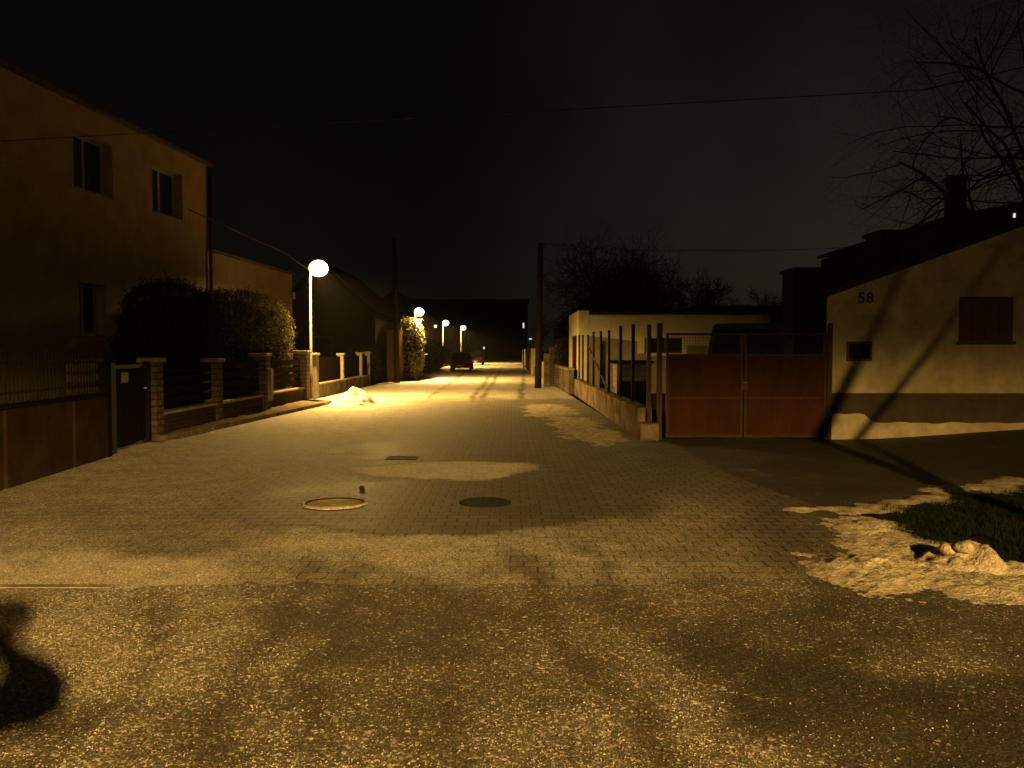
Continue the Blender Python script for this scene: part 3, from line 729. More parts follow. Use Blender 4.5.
def make_lamp(label, energy, sx=1, head=1.0, **optic):
    t = thing('street_lamp', label, 'street lamp', (0, 0, 0), 'street lamps along the left kerb', world=False)
    MB().tube([(0, 0, 0), (0, 0, .9), (0, 0, .95), (0, 0, LH - .12)], [.06, .06, .042, .034], 12).build('pole', 'steel', t, smooth=True)
    MB().tube([(0, 0, LH - .14), (.0, 0, LH + .0), (.06 * sx, 0, LH + .12), (.2 * sx, 0, LH + .2)], .035, 8).build('arm', 'steel', t, smooth=True)
    h = MB(); b = MB()
    n = 20
    cx = .27 * sx
    h.lathe([(.02, .33), (.10, .32), (.15, .27), (.16, .25)], (cx, 0, LH), 24); h.build('housing', 'lamp_body', t, smooth=True)
    gl_ = [(max(.01, .30 * math.sin(a_ * math.pi / 14)), -.26 * math.cos(a_ * math.pi / 14)) for a_ in range(15)]
    b.lathe(gl_, (cx, 0, LH), 24).build('globe', 'bowl', t, smooth=True)
    ld = bpy.data.lights.new('bulb', 'POINT'); ld.energy = 1.0; ld.shadow_soft_size = .09; lamp_nodes(ld, energy, sx, **optic)
    lo = bpy.data.objects.new('bulb', ld); col.objects.link(lo); lo.parent = t; lo.location = (cx, 0, LH - .06)
    return t
E1 = 20000.0
LY = [27.5, 61, 83, 101, 132]
L1 = make_lamp('nearest lit street lamp, its head glowing above the snow pile', E1, 1, 1.0)
p = gp(311, 400); L1.location = (-6.44, 27.5, 0)
labs = ['second lit street lamp, glowing over the bright creeper', 'third lit street lamp with its whole pole shining, left of the parked car', 'fourth lit street lamp, rising directly behind the nearer parked car', 'farthest lit street lamp at the end of the street']
for (px, hy, Y), lab in zip([(415, 313, 45.7), (443, 323, 83), (461, 327, 101), (429, 327, 104)], labs[:4]):
    if lab is labs[3]: continue
    o = copy_tree(L1); o['label'] = lab; o.location = ((px - 512) / F * Y, Y, 0)
    if Y < 50: o.scale = (.86, .86, .86)
# the lamp behind the photographer, on the right: it lights the foreground
LB = make_lamp('lit street lamp behind the photographer on the right side of the junction', 4400.0, -1, ex=1.7, c0=.09, c1=.28, floor=.013)
for ch in LB.children:
    if ch.type == 'LIGHT': ch.data.shadow_soft_size = .12
LB.location = (5.7, -9.1, .2)
LB['group'] = ''; del LB['group']

# small lit lanterns on a far gate, left of the third lamp
def lantern(px, py, Y, label):
    v = at(px, py, Y); t = thing('porch_lantern', label, 'lantern', (v.x, Y, 0), world=False)
    MB().tube([(0, 0, 0), (0, 0, v.z - .16)], .035, 8).build('post', 'iron', t)
    MB().lathe([(.02, .14), (.16, .02), (.17, 0)], (0, 0, v.z + .1), 10).build('cap', 'iron', t)
    MB().lathe([(.02, -.16), (.10, -.12), (.13, .0), (.13, .08)], (0, 0, v.z), 10).build('globe', 'lit_lantern', t)
lantern(428.5, 327, 88, 'small lit garden lantern far left, left one of two')
lantern(435.5, 326, 88, 'small lit garden lantern far left, right one of two')

# ------------------------------------------------------------------ poles and cables
def pole(px, ptop, Y, label, lean=0):
    b = at(px, 350, Y); top = at(px, ptop, Y).z; t = thing('utility_pole', label, 'utility pole', (b.x, Y, 0))
    MB().tube([(b.x, Y, -.05), (b.x + lean * .5, Y, top * .5), (b.x + lean, Y, top)], [.15, .125, .1], 10).build('pole', 'wood_pole', t, smooth=True)
    cr = MB()
    for s in (-1, 1): cr.tube([(b.x + lean + s * .02, Y, top - .25), (b.x + lean + s * .2, Y, top - .2), (b.x + lean + s * .2, Y, top - .05)], .015, 6)
    cr.build('insulator', 'iron', t)
    return Vector((b.x + lean, Y, top))
PR = pole(538, 243, 36, 'slim dark wooden utility pole at the right side of the street', .1)
PL = pole(397, 237, 42, 'dark wooden utility pole on the left behind the board fence', -.1)
def cable(pts, r, label, sag=0.0):
    P = []
    for a, b in zip(pts, pts[1:]):
        for i in range(24):
            t = i / 24; q = Vector(a).lerp(Vector(b), t); q.z -= sag * 4 * t * (1 - t); P.append(q)
    P.append(Vector(pts[-1])); return tag(MB().tube(P, r, 6).build('overhead_cable', 'cable', smooth=True), label, 'cable')
cable([hl.matrix_basis @ hit_facade(2, 141, HO, HA), at(920, 90, 14), (13.5, 13.5, 7.2)], .008, 'long thin overhead cable crossing the whole sky from the left house', .0).location.z = 0
cable([(-6.4, 27.5, 4.1), at(283, 252, 26.9) + Vector((0, 0, 0)), hl.matrix_basis @ Vector((.02, -1.2, 5.55))], .014, 'short bright cable running from the nearest lamp to the left house')
cable([PR, at(700, 250, 40), at(900, 243, 46)], .012, 'faint overhead cable from the right utility pole to the right', .15)

# ------------------------------------------------------------------ left boundary: sheet fence, pedestrian gate, stone and board fence
def fx(px, Y): return (px - 512) / F * Y
A0, A1 = (-5.72, 7.6), (-6.08, 12.75)
f1 = thing('railing_fence', 'low brown panel wall topped by dark picket railings, nearest on the left', 'fence', (-5.9, 10, 0))
def lerp2(a, b, t): return (a[0] + (b[0] - a[0]) * t, a[1] + (b[1] - a[1]) * t)
for t0, t1 in ((0, .42), (.43, .77), (.78, 1)):
    MB().obox(lerp2(A0, A1, t0), lerp2(A0, A1, t1 - .004), .14, 0, .92).build('panel', 'brownsheet', f1, bevel=.008)
MB().obox(A0, A1, .2, .921, .965).build('coping', 'wood_dark', f1, bevel=.006)
rl = MB()
for i in range(53):
    q = lerp2(A0, A1, (i + .3) / 53); h = 1.52 + .05 * math.sin(i * .6); rl.tube([(q[0], q[1], .965), (q[0], q[1], h), (q[0], q[1], h + .06)], [.009, .009, .001], 5)
rl.obox(A0, A1, .03, 1.08, 1.11).obox(A0, A1, .03, 1.44, 1.47)
rl.build('railing', 'iron', f1)
lb = MB()
for k in range(3): lb.obox(lerp2(A0, A1, .80), lerp2(A0, A1, .99), .03, 1.0 + k * .155, 1.10 + k * .155)
lbo = lb.build('boards', 'wood', f1); lbo.location.x -= .06
MB().obox(lerp2(A0, A1, .99), lerp2(A0, A1, 1.02), .16, 0, 1.42).build('post', 'wood_dark', f1, bevel=.01)

G0, G1 = (-6.12, 12.95), (-6.40, 15.1)
pg = thing('garden_gate', 'narrow dark pedestrian gate with a small white plate, below the dark hedge', 'gate', (-6.25, 14, 0))
MB().obox(lerp2(G0, G1, .02), lerp2(G0, G1, .12), .1, 0, 1.4).obox(lerp2(G0, G1, .9), lerp2(G0, G1, .98), .1, 0, 1.4).obox(lerp2(G0, G1, .12), lerp2(G0, G1, .9), .06, 1.30, 1.36).build('frame', 'iron', pg)
pb = MB()
for i in range(11): pb.obox(lerp2(G0, G1, .14 + i * .068), lerp2(G0, G1, .195 + i * .068), .03, .08, 1.28)
pb.build('boards', 'wood_dark', pg)
q = lerp2(G0, G1, .34); MB().box(q[0] + .03, q[0] + .045, q[1] - .11, q[1] + .11, 1.08, 1.24).build('plate', 'frame_white', pg)
MB().tube([(-6.33, 14.7, .95), (-6.26, 14.7, .95), (-6.26, 14.58, .95)], .012, 6).build('handle', 'steel', pg)

sf = thing('garden_fence', 'stone pillared board fence on a low brick plinth in front of the hedges', 'fence', (-6.4, 21, 0))
SX = -6.45
def pillar(Y, w, h, m, parent=sf, x=SX, cap=True):
    MB().box(x - w / 2, x + w / 2, Y - w / 2, Y + w / 2, 0, h).build('pillar', m, parent, bevel=.012)
    if cap:
        pr = parent.children[-1] if parent.children else None
        o = MB().box(x - w / 2 - .04, x + w / 2 + .04, Y - w / 2 - .04, Y + w / 2 + .04, h + .0015, h + .08).build('cap', 'concrete_light', parent, bevel=.012)
PY = [(15.35, .30, 1.38, 'stone'), (18.5, .32, 1.34, 'stone'), (22.0, .40, 1.44, 'stone'), (26.3, .42, 1.5, 'stone')]
for Y, w_, h, m in PY: pillar(Y, w_, h, m)
for (a, wa, *_), (b, wb, *_) in zip(PY, PY[1:]):
    y0, y1 = a + wa / 2 + .003, b - wb / 2 - .003
    MB().box(SX - .11, SX + .11, y0, y1, 0, .42).build('plinth', 'brick', sf)
    MB().box(SX - .14, SX + .14, y0, y1, .4215, .475).build('coping', 'concrete_light', sf, bevel=.006)
    bd = MB()
    for k in range(4): bd.box(SX - .02, SX + .015, y0, y1, .56 + k * .2, .71 + k * .2)
    bd.build('boards', 'wood_dark', sf)
MB().box(SX + .2, SX + .3, 21.9, 22.12, .3, 1.12).build('meter_box', 'concrete_light', sf, bevel=.01)

cf = thing('concrete_fence', 'low concrete wall with pale posts and dark panels beyond the nearest lamp', 'fence', (-6.4, 31, 0))
for Y, w_, h in ((27.95, .34, 1.42), (32.6, .22, 1.40), (36.6, .22, 1.42), (38.6, .22, 1.45)):
    pillar(Y, w_, h, 'concrete_light', cf, -6.5)
for a, b in ((28.12, 32.48), (32.72, 36.48), (36.72, 38.48)):
    MB().box(-6.62, -6.38, a + .003, b - .003, 0, .44).build('plinth', 'concrete', cf)
    MB().box(-6.65, -6.35, a + .003, b - .003, .4415, .5).build('coping', 'concrete_light', cf, bevel=.006)
    pn = MB(); yy = a + .05
    while yy < b - .05: pn.box(-6.52, -6.49, yy, min(yy + .13, b - .03), .52, 1.36); yy += .14
    pn.build('panel', 'wood_dark', cf)

bf = thing('board_fence', 'tall brown board screen past the dark pole, below the lit creeper', 'fence', (-5.75, 44.5, 0))
bb = MB(); yy = 43.3
while yy < 46: bb.box(-5.75 + .02 * (int(yy * 7) % 2), -5.71 + .02 * (int(yy * 7) % 2), yy, yy + .155, .05, 2.62 + .04 * math.sin(yy * 5)); yy += .16
xx = -6.3
while xx < -5.78: bb.box(xx, xx + .12, 43.2, 43.24, .05, 2.6 + .04 * math.sin(xx * 9)); xx += .13
bb.build('boards', 'wood', bf); MB().box(-5.83, -5.76, 43.3, 46, .6, .7).box(-5.83, -5.76, 43.3, 46, 1.8, 1.9).build('rail', 'wood_dark', bf)
for Y in (43.25, 46.1): MB().box(-5.83, -5.69, Y - .07, Y + .07, 0, 2.75).build('post', 'wood', bf, bevel=.01)
hedge('bush', 'dark evergreen bush between the concrete fence and the board fence', -7.9, -6.3, 39.3, 42.5, 1.75, 3500, .06, 5, cat='bush')
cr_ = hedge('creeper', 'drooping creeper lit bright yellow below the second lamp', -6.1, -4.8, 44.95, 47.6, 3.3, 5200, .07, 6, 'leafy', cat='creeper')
hedge('bush', 'dark shrub row past the lit creeper, left of the third lamp', -6.9, -5.5, 51, 74.0, 2.3, 8000, .08, 8, cat='bush')
gpz = thing('gate_pillars', 'pale rendered gate frame beside the third lamp pole', 'gate', (-6.4, 78, 0))
MB().box(-6.7, -6.35, 76.8, 77.2, 0, 1.72).build('pillar', 'concrete_light', gpz, bevel=.02); MB().box(-6.7, -6.35, 79.8, 80.2, 0, 1.72).build('pillar', 'concrete_light', gpz, bevel=.02)
MB().box(-6.56, -6.5, 77.21, 79.79, .1, 1.5).build('boards', 'wood_dark', gpz)

# gabled house behind the nearest lamp
def gable_house(name, label, x0, x1, y0, y1, ze, zr, m='housedark', ridge=None, wins=(), chimney=None, over=.25, thick=.12, cat='house'):
    t = thing(name, label, cat, ((x0 + x1) / 2, y0, 0)); xr = (x0 + x1) / 2 if ridge is None else ridge
    w_ = MB().prism([(x0, 0), (x1, 0), (x1, ze), (xr, zr), (x0, ze)], y1 - y0, 'Y', y0); w_.build('wall', m, t)
    r = MB()
    for xa, s in ((x0, -1), (x1, 1)):
        sl = (zr - ze) / (xa - xr); xo = xa + s * over; zo = ze + sl * (xo - xa)
        r.prism([(xr, zr + .005), (xo, zo + .005), (xo, zo + thick), (xr, zr + thick + .005)], y1 - y0 + 2 * over, 'Y', y0 - over)
    ro = r.build('roof', 'roof', t)
    if chimney:
        cx, cy, cz0, cz1, cw = chimney; MB().box(cx - cw, cx + cw, cy - cw, cy + cw, cz0, cz1).box(cx - cw - .05, cx + cw + .05, cy - cw - .05, cy + cw + .05, cz1 + .001, cz1 + .1).build('chimney', 'brick', ro)
    for (xa, xb, za, zb) in wins:
        wf = MB().box(xa, xa + .08, y0 - .05, y0 - .002, za, zb).box(xb - .08, xb, y0 - .05, y0 - .002, za, zb).box(xa + .08, xb - .08, y0 - .05, y0 - .002, za, za + .08).box(xa + .08, xb - .08, y0 - .05, y0 - .002, zb - .08, zb).build('window', 'frame_dark', t)
        MB().box(xa + .08, xb - .08, y0 - .03, y0 - .004, za + .08, zb - .08).build('pane', 'glass', wf)
    return t
gable_house('gabled_house', 'dark gabled house behind the concrete fence on the left', -12.2, -7.0, 44, 54, 3.2, 6.0, ridge=-9.7, wins=((-10.6, -9.2, 1.0, 2.3),), chimney=None)
gable_house('gabled_house', 'far dark house on the left behind the third lamp', -15, -8.2, 84, 96, 4.0, 7.4, wins=((-13, -11.6, 1.2, 2.6), (-10.8, -9.4, 1.2, 2.6)))
eb = thing('apartment_block', 'long dark flat roofed block closing the view at the end of the street', 'building', (-8, 165, 0))
MB().box(-30, 3, 165, 175, 0, 10.9).build('wall', 'housedark', eb); MB().box(-30.3, 3.3, 164.7, 175.3, 10.902, 11.3).build('roof', 'roof', eb)
gable_house('gabled_house', 'dark house far off on the right side of the street', 4.5, 12, 78, 92, 4.2, 7.2, wins=((6, 7.2, 1.2, 2.5),))
for i, (x, y, H, lab) in enumerate([(-14, 120, 11, 'bare tree far away left of the street end'), (-6.8, 150, 11, 'bare tree in front of the house closing the street'), (4.5, 140, 10, 'bare tree far away just right of the street end'), (9, 118, 10, 'bare tree far away behind the right garden walls'), (-12.5, 66, 8, 'bare tree in the garden behind the lit creeper')]):
    tree(lab, x, y, H, .25, 60 + i, nb=(8, 6, 5, 3), ratio=.72, ang=(.5, 1.05))

# ------------------------------------------------------------------ right side: yard wall with posts, garage, gate
WX = 2.42
yf = thing('yard_fence', 'low weathered concrete wall with rusty steel posts, right of the street', 'fence', (WX, 23, 0))
for i in range(8):
    a = 15.6 + i * 2.0; MB().box(WX - .13, WX + .13, a + .004, a + 1.996, -.05, .55 - .01 * (i % 3)).build('wall_panel', 'concrete', yf, bevel=.015)
MB().box(WX - .16, WX + .18, 15.1, 15.59, -.05, .30).build('wall_stub', 'concrete', yf, bevel=.03)
for i, Y in enumerate((17.3, 19.3, 21.6, 23.6, 25.7, 27.6, 29.6, 31.2)):
    x = WX + .02
    MB().tube([(x, Y, .5), (x, Y, 2.12 + .03 * math.sin(i * 2.1))], .035, 8).build('post', 'rust_dark', yf, smooth=True)
MB().tube([(WX + .02, 27.6, 1.75), (WX + .05, 22.2, .6)], .028, 6).build('brace', 'rust_dark', yf)
# storage bin in the yard
b0 = Vector((2.72, 21.4, 0)); sb = thing('wooden_bin', 'dark wooden storage bin with flat lid in the fenced yard', 'storage bin', (3.1, 22, 0))
pb = MB()
for k in range(8): pb.box(2.66, 3.42, 21.4, 22.6, .02 + k * .155, .165 + k * .155)
pb.build('boards', 'shade_and_bin_grey', sb); MB().box(2.56, 3.52, 21.28, 22.7, 1.262, 1.33).build('lid', 'wood_dark', sb)
for x in (2.64, 3.44): MB().box(x - .03, x + .03, 21.34, 21.39, 0, 1.26).build('batten', 'concrete_light', sb)

# flat roofed garage
GX0, GX1, GY0, GY1 = 2.45, 9.5, 31.6, 36.9
ga = thing('garage', 'low flat roofed cream garage at the back of the fenced yard', 'garage', (6, 32, 0))
gz = at(640, 314.5, GY0).z; gl = at(600, 340, GY0).z
wa, wb = at(648, 338, GY0), at(683, 353, GY0)
gw = MB()
def front(x0, x1, z0, z1, y, holes, mb):
    xs = sorted({x0, x1, *[h[0] for h in holes], *[h[1] for h in holes]}); zs = sorted({z0, z1, *[h[2] for h in holes], *[h[3] for h in holes]})
    for a, b in zip(xs, xs[1:]):
        for c, d in zip(zs, zs[1:]):
            if any(h[0] < (a + b) / 2 < h[1] and h[2] < (c + d) / 2 < h[3] for h in holes): continue
            mb.face([(a, y, c), (b, y, c), (b, y, d), (a, y, d)])
    for a, b, c, d in holes:
        Y = y + .2
        mb.face([(a, y, c), (a, Y, c), (a, Y, d), (a, y, d)]); mb.face([(b, y, c), (b, y, d), (b, Y, d), (b, Y, c)]); mb.face([(a, y, c), (b, y, c), (b, Y, c), (a, Y, c)]); mb.face([(a, y, d), (a, Y, d), (b, Y, d), (b, y, d)])
hg = (wa.x, wb.x, wb.z, wa.z)
front(GX0, GX1, 0, gz, GY0, [hg], gw)
gw.face([(GX0, GY0, 0), (GX0, GY0, gz), (GX0, GY1, gz), (GX0, GY1, 0)]).face([(GX1, GY0, 0), (GX1, GY1, 0), (GX1, GY1, gz), (GX1, GY0, gz)]).face([(GX0, GY1, 0), (GX0, GY1, gz), (GX1, GY1, gz), (GX1, GY1, 0)])
gw.build('wall', 'plaster_garage', ga, weld=True)
MB().prism([(GX0 + .34, 0), (GX1, 0), (GX1, gl - .25), (hg[1] + .15, gl - .2), (hg[1] + .15, hg[2] - .1), (hg[0] - .1, hg[2] - .1), (hg[0] - .1, gl - .08), (GX0 + .34, gl + .16)], .004, 'Y', GY0 - .0045).build('shade_band', 'shade_and_bin_grey', ga)  # shade on the lower wall painted as a darker band with sloping top
MB().box(GX0 + .38, GX1 + .15, GY0 - .22, GY1 + .1, gz + .002, gz + .10).build('roof', 'roof', ga)
MB().box(GX0 - .012, GX0 + .375, GY0 - .012, GY1 - .1, gz - .30, gz + .15).build('parapet', 'plaster_garage', ga, bevel=.01)
wf = MB().box(hg[0], hg[0] + .05, GY0 + .1, GY0 + .155, hg[2], hg[3]).box(hg[1] - .05, hg[1], GY0 + .1, GY0 + .155, hg[2], hg[3]).box(hg[0] + .04, hg[1] - .04, GY0 + .102, GY0 + .153, hg[2], hg[2] + .05).box(hg[0] + .04, hg[1] - .04, GY0 + .102, GY0 + .153, hg[3] - .05, hg[3])
wf = wf.build('window', 'frame_dark', ga); MB().box((hg[0] + hg[1]) / 2 - .03, (hg[0] + hg[1]) / 2 + .03, GY0 + .105, GY0 + .15, hg[2] + .05, hg[3] - .05).build('mullion', 'frame_dark', wf); MB().box(hg[0], hg[1], GY0 + .16, GY0 + .19, hg[2], hg[3]).build('pane', 'glass', wf)
MB().box(GX0 - .018, GX0 - .003, GY0 + .9, GY0 + 3.0, .05, 2.15).build('door', 'rust', ga)
pl = at(641, 345, GY0)
plq = tag(MB().box(pl.x - .13, pl.x + .13, GY0 - .03, GY0 - .008, pl.z - .32, pl.z + .3).build('plaque', 'plaque', bevel=.008), 'small pale plaque on the garage wall left of its dark window', 'plaque')

# the rusty double gate
GYY = 15.3
mg = thing('metal_gate', 'rust red sheet metal double gate with wire mesh above its panels', 'gate', (4.15, GYY, 0))
def X(px): return (px - 512) / F * GYY
def Z(py): return at(600, py, GYY).z
gx0, gxm, gx1 = X(666), X(743.5), X(826)
zt, zp = Z(333), Z(355)
for x0, x1 in ((gx0, gxm - .012), (gxm + .012, gx1)):
    f = MB().box(x0, x0 + .045, GYY - .02, GYY + .02, .04, zt).box(x1 - .045, x1, GYY - .02, GYY + .02, .04, zt)
    for za, zb in ((.04, .085), (zp - .02, zp + .02), (zt - .04, zt)): f.box(x0 + .045, x1 - .045, GYY - .02, GYY + .02, za, zb)
    f.box(x0 + .045, x1 - .045, GYY - .012, GYY + .016, Z(398) - .02, Z(398) + .02)
    lf = f.build('frame', 'rust_dark', mg)
    MB().box(x0 + .03, x1 - .03, GYY - .006, GYY + .004, .06, zp).build('panel', 'rust', mg)
    ms = MB(); x = x0 + .07
    while x < x1 - .05: ms.tube([(x, GYY, zp + .02), (x, GYY, zt - .04)], .0024, 4, cap=False); x += .05
    z = zp + .06
    while z < zt - .05: ms.tube([(x0 + .045, GYY, z), (x1 - .045, GYY, z)], .0024, 4, cap=False); z += .05
    ms.build('wire_mesh', 'rust_dark', mg)
for px in (659.5, 829): MB().box(X(px) - .045, X(px) + .045, GYY - .045, GYY + .045, 0, Z(323)).build('post', 'rust_dark', mg, bevel=.006)
MB().box(gxm - .07, gxm + .07, GYY - .045, GYY - .021, .88, 1.08).build('lock', 'rust_dark', mg)
MB().tube([(gxm - .05, GYY - .05, 1.02), (gxm - .05, GYY - .1, 1.02), (gxm + .05, GYY - .1, 1.02)], .01, 6).build('handle', 'steel', mg)
sp_ = tag(MB().box(X(651) - .035, X(651) + .035, 15.5, 15.57, .0, Z(324)).build('steel_post', 'rust_dark', bevel=.005), 'rusty steel post standing just left of the double gate', 'post')

# old house with the number
OX0, OY0 = 5.6, 15.3
RX = 11.4; sl = .36; zeave = Z(296)
def rake(x): return zeave + sl * (x - OX0)
oh = thing('old_house', 'old plastered cottage numbered 58 with a red brown shutter and dark plinth', 'house', (9, OY0, 0))
win = (X(958), X(1012), Z(341), Z(296) - .01); vent = (X(846), X(871.5), Z(361), Z(341.5))
ow = MB(); front(OX0, 17.2, -.05, zeave, OY0, [win, vent], ow)
ow.face([(OX0, OY0, zeave), (17.2, OY0, zeave), (RX, OY0, rake(RX))])
SK = 1.45
ow.face([(OX0, OY0, 0), (OX0, OY0, zeave), (OX0 + SK, 18.9, zeave), (OX0 + SK, 18.9, 0)]).face([(17.2, OY0, 0), (17.2, 18.9, 0), (17.2, 18.9, zeave), (17.2, OY0, zeave)]).face([(OX0 + SK, 18.9, 0), (OX0 + SK, 18.9, zeave), (RX + SK, 18.9, rake(RX)), (17.2, 18.9, zeave), (17.2, 18.9, 0)])
ow.build('wall', 'plaster_old', oh, weld=False, recalc=False)
r = MB()
r.prism([(OX0 - .16, rake(OX0 - .16) + .005), (RX, rake(RX) + .005), (RX, rake(RX) + .15), (OX0 - .16, rake(OX0 - .16) + .13)], 3.9, 'Y', OY0 - .16)
r.prism([(RX, rake(RX) + .006), (17.4, zeave - .05), (17.4, zeave + .1), (RX, rake(RX) + .151)], 3.9, 'Y', OY0 - .16)
r.v = [(x_ + (SK * (y_ - OY0 + .16) / 3.76 if y_ > OY0 else 0), y_, z_) for x_, y_, z_ in r.v]
r.build('roof', 'roof', oh)
band = [(OX0, .60), (OX0, Z(393)), (17.1, Z(394))]; xx = 17.1
low = []
while xx > OX0 + .05:
    zz = .30 + .17 * sm(6.5, 6.25, xx)
    low.append((xx, max(-.05, zz + .035 * mn.noise(Vector((xx * 3.1, 0, 0)))))); xx -= .12
MB().prism(band[1:] + low, .006, 'Y', OY0 - .0065).build('plinth', 'plinth', oh)
MB().box(win[0] + .01, win[1] - .01, OY0 + .05, OY0 + .09, win[2] + .01, win[3] - .01).build('shutter', 'shutter', oh)
sh = MB()
for k in range(4): sh.box(win[0] + .02 + k * (win[1] - win[0]) / 4, win[0] + (k + 1) * (win[1] - win[0]) / 4 - .01, OY0 + .03, OY0 + .049, win[2] + .02, win[3] - .02)
sh.build('shutter_boards', 'shutter', oh)
MB().box(win[0] - .04, win[1] + .04, OY0 - .05, OY0 - .003, win[2] - .06, win[2] - .005).build('sill', 'plinth', oh)
a, b, c_, d = vent
vf = MB().box(a, a + .04, OY0 - .02, OY0 + .05, c_, d).box(b - .04, b, OY0 - .02, OY0 + .05, c_, d).box(a + .04, b - .04, OY0 - .02, OY0 + .05, c_, c_ + .04).box(a + .04, b - .04, OY0 - .02, OY0 + .05, d - .04, d).build('vent_window', 'frame_dark', oh)
MB().box(a + .04, b - .04, OY0 + .1, OY0 + .12, c_ + .04, d - .04).build('pane', 'glass', vf)
def text(s, size, loc, rot, m, parent, name):
    cu = bpy.data.curves.new('txt', 'FONT'); cu.body = s; cu.size = size; cu.extrude = .006; cu.offset = .004; cu.space_character = 1.1
    o = bpy.data.objects.new('txt', cu); col.objects.link(o); dg = bpy.context.evaluated_depsgraph_get(); dg.update()
    me = bpy.data.meshes.new_from_object(o.evaluated_get(dg)); bpy.data.objects.remove(o); me.materials.clear(); me.materials.append(M[m])
    o = bpy.data.objects.new(name, me); col.objects.link(o); o.parent = parent; o.location = Vector(loc) - Vector(parent.location); o.rotation_euler = rot; return o
text('58', .27, (X(856.5), OY0 - .0075, Z(303)), (R(90), 0, 0), 'ink', oh, 'house_number')

# dark buildings behind it
gable_house('dark_house', 'tall dark house with chimney behind the numbered cottage', 10.4, 22, 20.5, 29, at(925, 222, 20.5).z, at(1090, 180, 20.5).z, 'housedark', ridge=15.6, chimney=(12.05, 23.5, 5.0, at(989, 181, 23.5).z, .2), over=.1)
dm = thing('shed', 'dark flat roofed shed beside the tall dark house', 'shed', (10.1, 23.5, 0))
MB().box(9.92, 10.34, 23.2, 24.2, 0, 4.72).build('wall', 'housedark', dm); MB().box(9.86, 10.38, 23.1, 24.3, 4.722, 4.82).build('roof', 'roof', dm)
ds = thing('shed', 'low dark shed behind the van and the cottage wall', 'shed', (10, 27.5, 0))
MB().box(8.85, 11.4, 27, 28.2, 0, 4.06).build('wall', 'housedark', ds); MB().box(8.8, 11.5, 26.9, 28.3, 4.062, 4.18).build('roof', 'roof', ds)
fr = thing('long_shed', 'long low dark shed roof with snow crumbs behind the garage', 'shed', (11, 40, 0))
MB().box(8.6, 15.5, 40, 44, 0, at(740, 307, 40).z - .12).build('wall', 'housedark', fr); MB().box(8.4, 15.7, 39.8, 44.2, at(740, 307, 40).z - .119, at(740, 306, 40).z).build('roof', 'roof', fr)
sc_ = MB(); zz = at(740, 306, 40).z
for px, w_ in ((725, .2), (735, .3), (741, .12), (747, .36), (760, .1), (772, .14)):
    x = at(px, 300, 39.9).x; sc_.box(x - w_ / 2, x + w_ / 2, 39.85, 40.3, zz + .001, zz + .07)
sc_.build('snow_crust', 'snow_clean', fr)
pv = at(1016, 215, 20.4)
lw_ = tag(MB().box(pv.x - .018, pv.x + .018, 20.44, 20.49, pv.z - .05, pv.z + .05).build('wall_light', 'lit_window', bevel=.005), 'tiny white light on the tall dark house', 'light')

